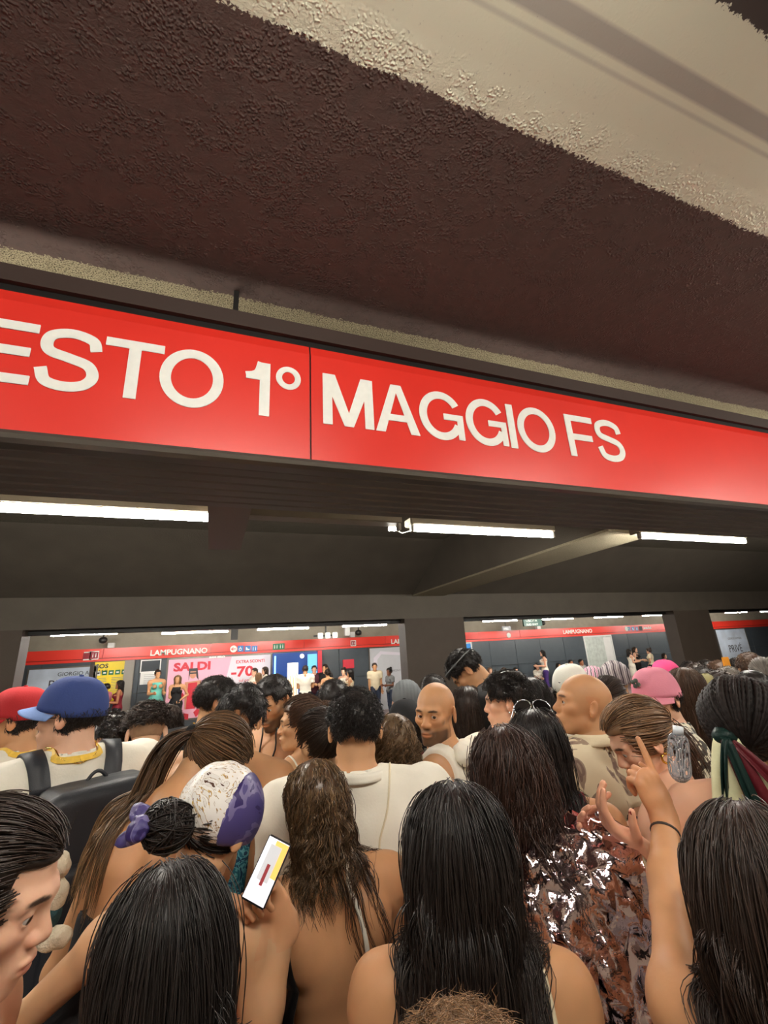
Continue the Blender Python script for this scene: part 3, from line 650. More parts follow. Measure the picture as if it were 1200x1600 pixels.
def f_neck(J, P, off=0.):
    r0, r1 = (.036, .033) if J.sex == 'm' else (.029, .026)
    d = rcone(P, J.neck0, J.neck1 + J.H @ V3(0, .0, .02), r0 * J.S, r1 * J.S)
    return d - off
def f_arm(J, P, sd, off=0., upto=2., flare=0.):
    """upto: 0-1 upper arm, 1-2 forearm"""
    S = J.S; m = J.sex == 'm'; el, wr = J.arm[sd]; sh = J.sho[sd]; B = J.b
    a, b_, c_ = (.034, .025, .0175) if m else (.028, .0205, .0145)
    if upto >= 2:
        d = rcone(P, sh, el, a * S * B, b_ * S * B); d = smin(d, ell(P, sh + (el - sh) * .12, np.array((a * 1.1,) * 3) * S * B), .03)
        d = smin(d, rcone(P, el, el + (wr - el) * .35, b_ * 1.0 * S, b_ * 1.02 * S), .01); return smin(d, rcone(P, el + (wr - el) * .3, wr, b_ * 1.03 * S, c_ * S), .015) - off
    if upto <= 1:
        e2 = sh + (el - sh) * upto; r2 = (a + (b_ - a) * upto) * S * B
        d = rcone(P, sh, e2 + (el - sh) * .15, a * S * B, r2 + flare); d = smin(d, ell(P, sh + (el - sh) * .1, np.array((a * 1.08,) * 3) * S * B), .03) - off
        ax = (el - sh) / np.linalg.norm(el - sh); return np.maximum(d, (P - e2) @ ax)
    t = upto - 1; w2 = el + (wr - el) * t
    d = smin(rcone(P, sh, el, a * S * B, b_ * S * B), ell(P, sh + (el - sh) * .12, np.array((a * 1.1,) * 3) * S), .03); d = smin(d, rcone(P, el, w2 + (wr - el) * .1, b_ * S, c_ * S + flare), .02) - off
    ax = (wr - el) / np.linalg.norm(wr - el); return np.maximum(d, (P - w2) @ ax)
def f_legs(J, P, off=0., hem=0.):
    S = J.S; d = None; m = J.sex == 'm'
    for sd in (1, -1):
        h_, k, an = J.leg[sd]
        q = smin(rcone(P, h_, k, .052 * S, .031 * S), rcone(P, k, k + (an - k) * .35, .030 * S, .031 * S), .02); q = smin(q, rcone(P, k + (an - k) * .3, an, .031 * S, .019 * S), .02)
        d = q if d is None else np.minimum(d, q)
    return d - off
def f_foot(J, P, sd, off=0.):
    S = J.S; an = J.leg[sd][2]
    d = rcone(P, an + V3(0, .0, -.018 * S), an + V3(.012 * sd * S, .085 * S, -.030 * S), .022 * S, .018 * S)
    return np.maximum(smin(d, rcone(P, an, an + V3(0, -.005 * S, -.022 * S), .02 * S, .021 * S), .02) - off, .004 - P[:, 2])
HP = dict()
def f_head(J, P, detail=1, ears=True):
    s = J.hs; q = ((P - J.hc) @ J.H) / s
    m = J.sex == 'm'
    d = ell(q, (0, -.014, .034), (.076, .098, .086))
    d = smin(d, ell(q, (0, .026, -.035), (.056 if m else .053, .062, .080)), .03)
    ch = -.112 if m else -.106
    d = smin(d, rcone(q, (0, .070, ch + .018), (0, .058, ch + .022), .021 if m else .018, .024), .025)
    for sd in (1, -1):
        d = smin(d, rcone(q, (.047 * sd, .004, -.060), (.013 * sd, .066, ch + .012), .016 if m else .012, .015), .022)
    if detail:
        for sd in (1, -1):
            d = smin(d, ell(q, (.040 * sd, .060, -.016), (.024, .022, .020)), .02)
            d = smin(d, rcone(q, (.012 * sd, .084, .022), (.042 * sd, .070, .022), .012, .012), .018)
            d = smax(d, -ell(q, (.032 * sd, .098, .0025), (.020, .018, .0135)), .014)
        d = smin(d, rcone(q, (0, .080, .012), (0, .101, -.026), .0085, .012), .012)
        for sd in (1, -1): d = smin(d, ell(q, (.012 * sd, .094, -.030), (.009, .012, .009)), .006)
        d = smin(d, ell(q, (0, .080, -.062), (.030, .018, .024)), .012)
        d = smin(d, ell(q, (0, .0935, -.0575), (.022, .010, .0062)), .004); d = smin(d, ell(q, (0, .0915, -.0695), (.020, .010, .0072)), .004)
        if detail > 1:
            d = smax(d, -ell(q, (0, .106, -.0632), (.024, .010, .0016)), .003)
            for sd in (1, -1):
                lid = np.maximum(np.linalg.norm(q - V3(.031 * sd, .0735, .003), axis=1) - .0148, -(q[:, 1] - .070))
                gap = ell(q, (.031 * sd, .092, .0016), (.0142, .020, .0052))
                d = smin(d, lid, .004); d = smax(d, -gap, .002)
    if ears:
        for sd in (1, -1):
            E = rotm(-22 * sd, -8, 0)
            e = ell(q, (.083 * sd, -.014, -.004), (.0075, .019, .032), E)
            if detail: e = smax(e, -ell(q, (.0925 * sd, -.008, .002), (.008, .010, .019), E), .004)
            d = smin(d, e, .006)
    return d * s
def hand_joints(wr, X, Y, Z, sd, curl=(25, 30, 35, 40), size=1., spread=1., thumb=(35, 20), splay=None):
    """wr wrist, Y along the fingers, Z out of the back of the hand, X towards the little finger * -sd"""
    L = .100 * size; out = []
    F = [(.026, .042, .025, .020), (.009, .046, .028, .022), (-.009, .043, .026, .021), (-.026, .034, .020, .018)]
    for k, (ox, a, b, c_) in enumerate(F):
        cu = curl[k]; cu = cu if isinstance(cu, (tuple, list)) else (cu, cu * 1.15, cu * .8)
        base = wr + (Y * (.092 - .0022 * (k - 1) ** 2 * 1.4) + X * ox * sd * -1 * -1) * size
        ang = 0; p = base; pts = [p]; sp = math.radians((1.5 - k) * 4 * spread)
        d0 = Y * math.cos(sp) + X * sd * math.sin(sp)
        for l, cc in zip((a, b, c_), cu):
            ang += math.radians(cc); d = d0 * math.cos(ang) - Z * math.sin(ang); p = p + d * l * size; pts.append(p)
        out.append((pts, (.0093, .0086, .0078, .0066)))
    b0 = wr + (Y * .028 + X * sd * .026 - Z * .006) * size; t1, t2 = (math.radians(a) for a in thumb)
    d = Y * math.cos(t1) + X * sd * math.sin(t1) - Z * .35; d /= np.linalg.norm(d); p1 = b0 + d * .040 * size
    d2 = Y * math.cos(t1 - t2) + X * sd * math.sin(t1 - t2) - Z * .5; d2 /= np.linalg.norm(d2)
    p2 = p1 + d2 * .032 * size; p3 = p2 + (d2 * .8 - Z * .35 + Y * .1) * .026 * size
    out.append(([b0, p1, p2, p3], (.014, .0115, .0098, .0075)))
    return out
def f_hand(P, H):
    wr, X, Y, Z, sd, fingers, size = H
    M = np.stack([X, Y, Z], 1).astype(np.float32)
    d = ell(P, wr + Y * .056 * size, np.array((.042, .056, .0165)) * size, M)
    d = smin(d, ell(P, wr + (Y * .035 + X * sd * .022 - Z * .008) * size, np.array((.020, .034, .017)) * size, M), .012)
    d = smin(d, rcone(P, wr - Y * .02, wr + Y * .03, .023 * size, .024 * size), .02)
    for pts, rr in fingers:
        q = None
        for i in range(3):
            c_ = rcone(P, pts[i], pts[i + 1], rr[i] * size, rr[i + 1] * size); q = c_ if q is None else np.minimum(q, c_)
        kn = rcone(P, wr + (pts[0] - wr) * .5, pts[0], .010 * size, rr[0] * 1.05 * size)
        d = smin(d, smin(q, kn, .004), .006)
    return d
SKIN = {'fair': srgb(226, 176, 146), 'tan': srgb(200, 148, 106), 'olive': srgb(210, 164, 124), 'deep': srgb(120, 78, 58), 'brown': srgb(168, 112, 80)}
m_skin = mat('skin', attr='Col', rough=.48, spec=.35, bump=.06, bscale=220, bdist=.002, sss=.12, var=.05, vscale=18)
m_hair = {}
def hair_mat(shade='dark', rough=.42):
    k = (shade, rough)
    if k not in m_hair: m_hair[k] = mat('hair_%s_%d' % (shade, rough * 100), attr='Col', rough=rough, spec=.45 if rough < .6 else .15)
    return m_hair[k]
HAIR = {'black': srgb(34, 27, 24), 'dark': srgb(52, 38, 30), 'brown': srgb(84, 60, 44), 'light': srgb(132, 100, 70), 'blond': srgb(176, 144, 98), 'grey': srgb(120, 112, 104)}
m_eye = mat('eye', attr='Col', rough=.12, spec=.6)
def cloth(name, c, rough=.8, b=.25, bs=160, var=.04): return mat(name, srgb(*c), rough, bump=b, bscale=bs, var=var, vscale=10, spec=.2, bdist=.003)
C_WHITE = cloth('white_cotton', (236, 230, 214)); C_BLACK = cloth('black_cotton', (34, 33, 34)); C_DENIM = cloth('dark_denim', (52, 60, 76)); C_CREAM = cloth('cream_linen', (222, 208, 176)); C_GREY = cloth('grey_cotton', (120, 122, 122))
C_TAN = cloth('sand_cloth', (170, 150, 118)); C_TEAL = cloth('turquoise_cloth', (110, 190, 176)); C_RED = cloth('burgundy_cloth', (110, 30, 40)); C_PURPLE = cloth('purple_cloth', (70, 50, 110)); C_PINK = cloth('pink_cotton', (226, 140, 158)); C_SHOE = cloth('shoe_leather', (40, 36, 34), .5)
def join(parts):
    V = []; F = []; C = []; n = 0
    for v, f, c in parts:
        V.append(v); F.append(f + n); C.append(np.broadcast_to(np.asarray(c, np.float32), v.shape)); n += len(v)
    return np.concatenate(V), np.concatenate(F), np.concatenate(C)
def face_col(J, base, brow, stubble=0., lips=None, makeup=0.):
    base = np.array(base, np.float32); lipc = np.array(lips or (base * (np.array([.84, .66, .62]) if J.sex == 'm' else np.array([.80, .52, .50]))), np.float32)
    def f(v):
        q = ((v - J.hc) @ J.H) / J.hs; c = np.tile(base, (len(v), 1)); front = q[:, 1] > .04
        def put(mask, col, a=1.): 
            mk = np.clip(mask, 0, 1)[:, None] * a; c[:] = c * (1 - mk) + np.array(col, np.float32) * mk
        n = wob(q, 60.)
        ck = np.exp(-(((np.abs(q[:, 0]) - .043) / .022) ** 2 + ((q[:, 2] + .028) / .022) ** 2)) * front; put(ck, base * np.array([1.02, .80, .76]), .35)
        put(np.exp(-((q[:, 0] / .018) ** 2 + ((q[:, 2] + .026) / .016) ** 2)) * (q[:, 1] > .09), base * np.array([1.02, .82, .78]), .35)
        ear = np.abs(q[:, 0]) > .073; put(ear * 1.0 * (np.abs(q[:, 2]) < .04), base * np.array([1.02, .78, .72]), .4)
        if stubble:
            s_ = np.clip((-.038 - q[:, 2]) / .018, 0, 1) * np.clip((q[:, 1] + .005) / .03, 0, 1) * (q[:, 2] > -.15)
            s_ = np.maximum(s_, np.exp(-((q[:, 0] / .030) ** 2 + ((q[:, 2] + .046) / .009) ** 2)) * front)
            s_ = np.maximum(s_, np.clip((np.abs(q[:, 0]) - .058) / .01, 0, 1) * np.clip((.0 - q[:, 2]) / .02, 0, 1) * (q[:, 1] > .0) * (np.abs(q[:, 0]) < .076))
            put(s_ * (.85 + .15 * n), np.array(brow) * 1.5, stubble)
        lp = np.clip(1.6 - (((q[:, 0]) / .025) ** 2 + ((q[:, 2] + .064) / .0125) ** 2) * 1.6, 0, 1) * (q[:, 1] > .083); put(lp, lipc)
        bz = q[:, 2] - (.0245 - 3.2 * (np.abs(q[:, 0]) - .030) ** 2); br = np.clip(1.8 - ((np.abs(q[:, 0]) - .031) / .021) ** 2 * 1.6 - (bz / .0052) ** 2 * 1.6, 0, 1) * front
        put(br, brow, .92)
        put(np.exp(-(((np.abs(q[:, 0]) - .031) / .016) ** 2 + ((q[:, 2] - .004) / .010) ** 2)) * front, base * np.array([.72, .58, .52]), .45)
        return c
    return f
def eye_mesh(J, sd, name, parent, iris=srgb(70, 44, 28), look=(0, 0)):
    c0 = J.hc + J.H @ (V3(.031 * sd, .0735, .003) * J.hs); r = .0128 * J.hs
    vs = []; cs = []; fs = []; n = 20; m = 28
    g = rotm(look[0], look[1], 0)
    for i in range(m + 1):
        t = PI * i / m
        for k in range(n):
            a = 2 * PI * k / n; p = np.array([math.sin(t) * math.cos(a), math.cos(t), math.sin(t) * math.sin(a)]); bul = .0007 if t < .45 else 0
            vs.append(c0 + J.H @ (g @ (p * (r + bul))).astype(np.float32))
            cs.append((.01, .01, .01) if t < .19 else (iris if t < .50 else ((.03, .02, .02) if t < .54 else (.55, .50, .46))))
    for i in range(m):
        for k in range(n): fs.append((i * n + k, i * n + (k + 1) % n, (i + 1) * n + (k + 1) % n, (i + 1) * n + k))
    return add_mesh(name, np.array(vs), np.array(fs), m_eye, parent, True, np.array(cs))

# ---------------------------------------------------------------- hair strands
def tubes(P, r, ns=3, rng=None, flat=1.):
    """P (n strands, k points, 3), r (n,k) -> verts, quads"""
    n, k, _ = P.shape
    T = np.gradient(P, axis=1); T /= np.linalg.norm(T, axis=2, keepdims=True) + 1e-9
    up = np.array([.3, .5, .8]); A = np.cross(T, up); A /= np.linalg.norm(A, axis=2, keepdims=True) + 1e-9; B = np.cross(T, A)
    ang = np.arange(ns) * 2 * PI / ns
    V = P[:, :, None, :] + (A[:, :, None, :] * np.cos(ang)[None, None, :, None] + B[:, :, None, :] * np.sin(ang)[None, None, :, None]) * r[:, :, None, None]
    V = V.reshape(-1, 3); base = (np.arange(n)[:, None, None] * k + np.arange(k - 1)[None, :, None]) * ns; j = np.arange(ns)[None, None, :]
    a = base + j; b = base + (j + 1) % ns; F = np.stack([a, b, b + ns, a + ns], -1).reshape(-1, 4)
    return V.astype(np.float32), F.astype(np.int32)
def strands(collide, roots, dirs, length, step=.018, grav=.25, curl=0., cfreq=8., clear=.008, seed=0, kids=10, spread=.012, width=.0013, jit=.02, flow=None, tipspread=.6, lenvar=.25, wave=0., k_min=6):
    """guide strands slide over the collider and fall; children bunch around them"""
    rng = np.random.default_rng(seed); n = len(roots); K = max(int(length / step), k_min)
    P = np.zeros((n, K, 3), np.float32); P[:, 0] = roots; d = dirs / (np.linalg.norm(dirs, axis=1, keepdims=True) + 1e-9); p = roots.astype(np.float32).copy()
    eps = .004
    ph = rng.uniform(0, 6.28, n)
    for i in range(1, K):
        g = grav if np.isscalar(grav) else grav(i / K)
        d = d + np.array([0, 0, -1]) * g + rng.normal(0, jit, (n, 3))
        if flow is not None: d = d + flow(p, i / K)
        d /= np.linalg.norm(d, axis=1, keepdims=True); q = (p + d * step).astype(np.float32)
        for _ in range(2):
            s = collide(q); bad = s < clear
            if not bad.any(): break
            Q = q[bad]; gr = np.stack([collide(Q + V3(*(eps if a == b else 0 for b in range(3)))) - collide(Q - V3(*(eps if a == b else 0 for b in range(3)))) for a in range(3)], 1)
            gr /= np.linalg.norm(gr, axis=1, keepdims=True) + 1e-9; q[bad] += gr * (clear - s[bad])[:, None]
        dd = q - p; dd /= np.linalg.norm(dd, axis=1, keepdims=True) + 1e-9; d = .45 * d + .55 * dd; p = p + dd * step if False else q; P[:, i] = p
    t = np.linspace(0, 1, K)
    if wave:
        for ax in range(3): P[:, :, ax] += (np.sin(t[None] * cfreq * 2 + ph[:, None] + ax * 2.1) * wave * np.minimum(t * 3, 1)[None])
    # children
    off = rng.normal(0, 1, (n, kids, 3)) * spread; off[:, :, 2] *= .6
    prof = (1 - (1 - tipspread) * t)[None, None, :, None]
    C = P[:, None] + off[:, :, None, :] * prof
    C += rng.normal(0, 1, (n, kids, 1, 3)) * .25 * spread * np.sin(t * 7 + rng.uniform(0, 6.28, (n, kids, 1)))[..., None] 
    if curl:
        p2 = rng.uniform(0, 6.28, (n, 1, 1)) + rng.normal(0, .4, (n, kids, 1)); w_ = t[None, None] * cfreq * 2 * PI * length
        C[..., 0] += curl * np.sin(w_ + p2) * np.minimum(t * 5, 1); C[..., 1] += curl * np.cos(w_ + p2) * np.minimum(t * 5, 1)
    # random lengths: re-sample each strand to a fraction of itself
    fr = 1 - lenvar * rng.random((n, kids)); tt = fr[..., None] * t[None, None] * (K - 1); i0 = np.minimum(tt.astype(int), K - 2); w1 = (tt - i0)[..., None]
    C = np.take_along_axis(C, i0[..., None], 2) * (1 - w1) + np.take_along_axis(C, (i0 + 1)[..., None], 2) * w1
    C = C.reshape(n * kids, K, 3)
    R = width * (1 - .75 * t ** 2)[None] * rng.uniform(.7, 1.3, (n * kids, 1))
    return C, R
def scalp_points(J, n, region, seed=0):
    rng = np.random.default_rng(seed); out = []
    while len(out) < n:
        v = rng.normal(0, 1, (n * 4, 3)); v /= np.linalg.norm(v, axis=1, keepdims=True); q = v * np.array([.078, .100, .088]) + np.array([0, -.014, .034])
        ok = region(q); out += list(q[ok])
    return np.array(out[:n], np.float32)
def to_world(J, q): return (J.hc + (q * J.hs) @ J.H.T).astype(np.float32)
def r_full(q): return (q[:, 2] > -.055 + .9 * np.maximum(q[:, 1], 0)) & (q[:, 2] > -.06) & ~((q[:, 1] > .055) & (q[:, 2] < .075)) & ~((q[:, 1] > .015) & (q[:, 2] < .0))
def hair_obj(J, C, R, color, parent, name='hair', tint=.28, tip=None, seed=0, ns=3, cap=None, rough=.42):
    rng = np.random.default_rng(seed + 5); V, F = tubes(C, R, ns); n, k = C.shape[:2]
    base = np.array(color, np.float32); col = base[None, None] * (1 + rng.normal(0, tint, (n, 1, 1))).clip(.4, 1.9) * np.ones((1, k, 1))
    if tip is not None:
        t = np.linspace(0, 1, k)[None, :, None]; col = col * (1 - t) + np.array(tip, np.float32)[None, None] * (1 + rng.normal(0, tint, (n, 1, 1))).clip(.4, 1.9) * t
    col = np.repeat(col.reshape(n * k, 1, 3), ns, 1).reshape(-1, 3)
    parts = [(V, F, col)]
    if cap is not None: parts.append(cap)
    V, F, c = join(parts)
    return add_mesh(name, V, F, hair_mat('strands', rough), parent, True, c)
def f_haircap(J, P, th=.012, region='full', bulk=(1, 1, 1), seed=0., lump=.004, lf=40.):
    q = ((P - J.hc) @ J.H) / J.hs
    d = ell(q, (0, -.016, .036), (np.array((.078, .100, .088)) + th) * np.array(bulk))
    d = d - lump * wob(q, lf, seed)
    if region == 'full': cut = np.maximum(-(q[:, 2] + .06), np.maximum(np.minimum(q[:, 1] - .052, .062 - q[:, 2]), np.minimum(q[:, 1] - .012, .0 - q[:, 2])))
    elif region == 'short': cut = np.maximum(-(q[:, 2] + .045 + .35 * q[:, 1]), np.maximum(np.minimum(q[:, 1] - .058, .066 - q[:, 2]), np.minimum(q[:, 1] + .030, .028 - q[:, 2])))
    elif region == 'top': cut = np.maximum(.040 - q[:, 2] - .1 * q[:, 1], np.minimum(q[:, 1] - .07, .06 - q[:, 2]))
    d = smax(d, cut, .012)
    return d * J.hs
def cap_mesh(J, color, h=.006, **kw):
    lo = J.hc - .16; hi = J.hc + .17
    v, f = polygonize(lambda P: f_haircap(J, P, **kw), lo, hi, h)
    return v, f, np.array(color, np.float32) * .8

class Person:
    pass
PLIST = []; RL = []
def person(label, u, v, dep, face=0., sex='f', skin='olive', h=.009, hh=.005, detail=0, ztop=None, group=None, headface=None, stubble=0., brow=None, eyes=False, look=(0, 0), hands=None, lowres=.016, handh=.0035, iris=srgb(70, 44, 28), arms_abs=None, foot_z=0., ears=True, **sk):
    """head top at photo point (u,v), dep metres in front of the lens; face = compass direction the chest faces (0 = across the tracks, +90 = left)"""
    p = atd(u, v, dep); zt = ztop if ztop else p[2] + .0
    zt = p[2] - foot_z
    if headface is not None:
        hd = list(sk.get('head', (0, 0, 0))); hd[0] = headface - face - sk.get('twist', 0); sk['head'] = tuple(hd)
    S = zt; cf, sf = math.cos(math.radians(face)), math.sin(math.radians(face)); Rw = np.array([[cf, -sf, 0], [sf, cf, 0], [0, 0, 1]])
    AL, AR = sk.pop('armL', None), sk.pop('armR', None)
    base = None
    for it in range(4):
        J = skeleton(S, sex, **sk); top = J.hc + J.H @ (V3(0, -.014, .122) * J.hs); S *= zt / top[2] if it < 3 else 1
    ori = np.array([p[0], p[1], 0]) - Rw @ np.array([top[0], top[1], 0]); ori[2] = foot_z
    toL = lambda w_: (Rw.T @ (np.asarray(w_, float) - ori))
    def cv(a):
        if a is None or isinstance(a, str): return a
        if len(a) == 3 and a[0] == 'px': return [toL(atd(*q)) for q in a[1:]]
        return [toL(q) for q in a]
    J = skeleton(S, sex, armL=cv(AL), armR=cv(AR), **sk)
    root = empty('person', tuple(ori), math.radians(face), label, 'person', group)
    PLIST.append((label[:50], ori.copy(), u, v, dep))
    R = Person(); RL.append(R); R.J = J; R.root = root; R.toL = toL; R.ori = ori; R.Rw = Rw; R.h = h; R.hh = hh
    R.toW = lambda q: Rw @ np.asarray(q, float) + ori
    sc = np.array(SKIN[skin], np.float32) if isinstance(skin, str) else np.array(skin, np.float32); R.skin = sc
    bc = brow if brow is not None else HAIR['dark']
    hf = {}
    for sd in (1, -1):
        el, wr = J.arm[sd]; Y = (wr - el) / np.linalg.norm(wr - el)
        X = np.cross(Y, J.T @ V3(0, 1, 0)); 
        if np.linalg.norm(X) < .2: X = np.cross(Y, V3(0, 0, 1))
        X /= np.linalg.norm(X); Z = np.cross(X, Y)
        kw = dict(curl=(25, 30, 34, 38)); Zs = Z * -1
        if hands and sd in hands:
            hk = dict(hands[sd]); 
            if 'Y' in hk: Y = Rw.T @ np.array(hk.pop('Y'), float); Y /= np.linalg.norm(Y)
            if 'Z' in hk: Z0 = Rw.T @ np.array(hk.pop('Z'), float); X = np.cross(Y, Z0); X /= np.linalg.norm(X); Zs = np.cross(X, Y)
            hh_ = hk.pop('h', handh); kw.update(hk)
        else: hh_ = None
        X_ = np.cross(Y, Zs); X_ /= np.linalg.norm(X_)
        size = J.S / 1.72 * (1.05 if sex == 'm' else .95) * kw.pop('size', 1.)
        xs = kw.pop('mirror', 1)
        fing = hand_joints(wr.astype(float), X_ * xs, Y, Zs, 1, size=size, **kw); hf[sd] = ((wr, X_ * xs, Y, Zs, 1, fing, size), hh_)
    R.hands = hf
    far = h > .012
    def f_body(P):
        d = smin(f_torso(J, P), f_neck(J, P), .025)
        for sd in (1, -1):
            d = smin(d, f_arm(J, P, sd), .022)
            if hf[sd][1] is None: d = smin(d, f_hand(P, hf[sd][0]) - (.003 if far else 0), .01)
        return d
    R.f_body = f_body; R.f_low = lambda P: np.minimum(smin(ell(P, J.U(0, 0, .53), np.array((.096, .066, .07)) * S, J.T), f_legs(J, P), .03), np.minimum(f_foot(J, P, 1), f_foot(J, P, -1)))
    R.f_head = lambda P: smin(f_head(J, P, detail, ears), f_neck(J, P), .02)
    pts = [J.sho[1], J.sho[-1], J.neck1, J.hip * S] + [q for a in J.arm.values() for q in a] + [q for k_ in hf.values() for q in [k_[0][0] + k_[0][2] * .2]]
    lo = np.min(pts, 0) - .15; hi = np.max(pts, 0) + .12; hi[2] = max(hi[2] - .0, J.neck1[2] + .03); lo[2] = max(min(lo[2], J.hip[2] * S - .1), 0)
    if hi[2] < max(q[2] for q in pts) + .1: hi[2] = max(q[2] for q in pts) + .1
    # trim the torso grid so that the neck ends inside the head
    fb = lambda P: np.maximum(f_body(P), ((P - J.neck1) @ J.H)[:, 2] * 1.0 - .03 - 10 * np.maximum(0, np.linalg.norm((P - J.neck1), axis=1) - .14))
    v1, f1 = polygonize(fb, lo, hi, h)
    parts = [(v1, f1, sc)]
    hlo = np.minimum(J.hc - .14 * J.hs, J.hc - .14); hhi = J.hc + .15
    cut = lambda P: np.maximum(R.f_head(P), -((P - J.neck1) @ J.H)[:, 2] - .035)
    v2, f2 = polygonize(cut, J.hc - .17, J.hc + .17, hh)
    fc = face_col(J, sc, bc, stubble, makeup=0) if detail else (lambda v: sc)
    parts.append((v2, f2, fc(v2)))
    for sd in (1, -1):
        H_, hh_ = hf[sd]
        if hh_:
            fp = np.array([q for pt, _ in H_[5] for q in pt] + [H_[0]]); lo2 = fp.min(0) - .035; hi2 = fp.max(0) + .035
            v3, f3 = polygonize(lambda P: smin(f_hand(P, H_), f_arm(J, P, sd), .02), lo2, hi2, hh_); parts.append((v3, f3, sc * np.array([1.02, .93, .9])))
    legs_lo = np.array([-.2 * S, -.15 * S, 0]); legs_hi = np.array([.2 * S, .32 * S, J.hip[2] * S + .02])
    v4, f4 = polygonize(R.f_low, legs_lo, legs_hi, lowres if not far else h); parts.append((v4, f4, sc))
    V, F, C = join(parts)
    R.body = add_mesh('body', V, F, m_skin, root, True, C)
    if eyes:
        for sd in (1, -1): eye_mesh(J, sd, 'eye', root, iris, look)
    R.collide = lambda P: np.minimum(f_body(P), R.f_head(P) if True else 0)
    R.cloth = None
    return R
def sdfmesh(R, name, f, m, lo, hi, h=None, parent=None, smooth=True, col=None):
    v, F = polygonize(f, lo, hi, h or R.h)
    if len(v) == 0: return None
    return add_mesh(name, v, F, m, parent or R.root, smooth, col(v) if callable(col) else col)
def tee(R, m, name='shirt', sleeve=.55, neckr=.0, off=.010, fold=.006, hem=.47, fs=22, seed=0., neckz=0., tank=False, flare=.012, h=None, cutf=None, col=None, vneck=0.):
    """a top following the body"""
    J = R.J; S = J.S
    def f(P):
        d = f_torso(J, P, 0, True)
        if not tank:
            for sd in (1, -1): d = smin(d, f_arm(J, P, sd, 0, sleeve, flare), .03)
        q = (P / S - J.hip) @ J.T + np.array([0, 0, .53])   # body frame
        loose = .010 * np.clip((.75 - q[:, 2]) / .1, 0, 1)
        nk = np.clip((np.linalg.norm(P - J.neck0, axis=1) - .10) / .08, 0, 1)
        d = d - np.maximum(off + loose + fold * folds(P, fs, seed) * nk, off * .8)
        d = smax(d, -(rcone(P, J.neck0 - J.T @ V3(0, 0, .01), J.neck1 + J.T @ V3(0, .02, .1), (.036 if J.sex == 'm' else .032) * S + .010 + neckr, .07)), .006)
        d = np.maximum(d, (hem - q[:, 2]) * S)
        if tank:
            d = smax(d, (np.abs(q[:, 0]) - (.086 if J.sex == 'm' else .070) * J.b - 1.6 * np.clip(.74 - q[:, 2], 0, .1)) * S, .006)
        if cutf is not None: d = np.maximum(d, cutf(q, P))
        return d
    R.cl = f
    pts = [J.sho[1], J.sho[-1], J.neck1, J.hip * S] + [J.arm[s_][0] for s_ in (1, -1)] + ([J.arm[s_][1] for s_ in (1, -1)] if sleeve > 1 else [])
    lo = np.min(pts, 0) - .14; hi = np.max(pts, 0) + .12; lo[2] = max(lo[2], 0.)
    o = sdfmesh(R, name, f, m, lo, hi, h, None, True, col)
    old = R.collide; R.collide = lambda P: np.minimum(old(P), f(P))
    return o
def lower(R, m=None, name='trousers', hem=.05, off=.012, h=None, skirt=False, top=.585, shoes=C_SHOE):
    J = R.J; S = J.S; m = m or C_DENIM
    def f(P):
        d = smin(ell(P, J.U(0, 0, .53), np.array((.098, .069, .075)) * S, J.T), f_legs(J, P), .04) - off - .004 * folds(P, 24, 1.)
        if skirt: d = np.minimum(d, ell(P, np.array([0, 0, .38]) * S, np.array((.105, .085, .22)) * S))
        d = np.maximum(d, hem * S - P[:, 2]); q = (P / S - J.hip) @ J.T + np.array([0, 0, .53]); return np.maximum(d, (q[:, 2] - top) * S)
    sdfmesh(R, name, f, m, np.array([-.2, -.16, .0]) * S, np.array([.2, .33, J.hip[2] + .09]) * S, h or max(R.h, .014))
    if shoes:
        for sd in (1, -1):
            an = J.leg[sd][2]; sdfmesh(R, 'shoe', lambda P: np.maximum(f_foot(J, P, sd, .008), P[:, 2] - .075), shoes, an + V3(-.07, -.08, -.09), an + V3(.07, .2, .06), max(R.h, .012))
def shorthair(R, color='dark', th=.010, length=.032, n=600, kids=6, curl=0., region=None, seed=1, width=.0012, cap='short', up=.2, tint=.3, lump=.003, lift=.28, under=False, name='hair', cfreq=30, rough=.42, bulk=(1, 1, 1), h=None):
    J = R.J; col = HAIR[color] if isinstance(color, str) else color
    if under: region = lambda q: (q[:, 2] > -.045 - .3 * q[:, 1]) & (q[:, 2] < .022) & ~(q[:, 1] > .0); th = min(th, .008); lump = 0; lift = .1; length = min(length, .03)
    reg = region or (lambda q: (q[:, 2] > -.045 - .35 * q[:, 1]) & ~((q[:, 1] > .058) & (q[:, 2] < .07)) & ~((q[:, 1] > -.030) & (q[:, 2] < .030)))
    q = scalp_points(J, n, reg, seed); rng = np.random.default_rng(seed)
    nrm = q - np.array([0, -.014, .034]); nrm /= np.linalg.norm(nrm, axis=1, keepdims=True)
    tang = np.stack([q[:, 0] * 2, -.3 + q[:, 1] * 0, -1.2 + (q[:, 2] > .08) * 1.1 + 0 * q[:, 0]], 1); tang += rng.normal(0, .5, tang.shape); tang -= nrm * (tang * nrm).sum(1, keepdims=True); tang /= np.linalg.norm(tang, axis=1, keepdims=True) + 1e-6
    D = ((nrm * lift + tang * (1 - lift)) @ J.H.T)
    cm = cap_mesh(J, col, h=h or R.hh * 1.2, th=.004 if under else th, region=cap, lump=lump, lf=50, seed=seed, bulk=bulk)
    Q = q + nrm * (th - .004)
    C, Rr = strands(lambda P: f_head(J, P, 0, False) - .004, to_world(J, Q), D, length, step=length / 6, grav=.06, kids=kids, spread=.006, width=width, jit=.10, curl=curl, cfreq=cfreq, seed=seed, lenvar=.4, clear=.004, tipspread=.7)
    return hair_obj(J, C, Rr, col, R.root, name, tint, None, seed, 3, cm, rough)
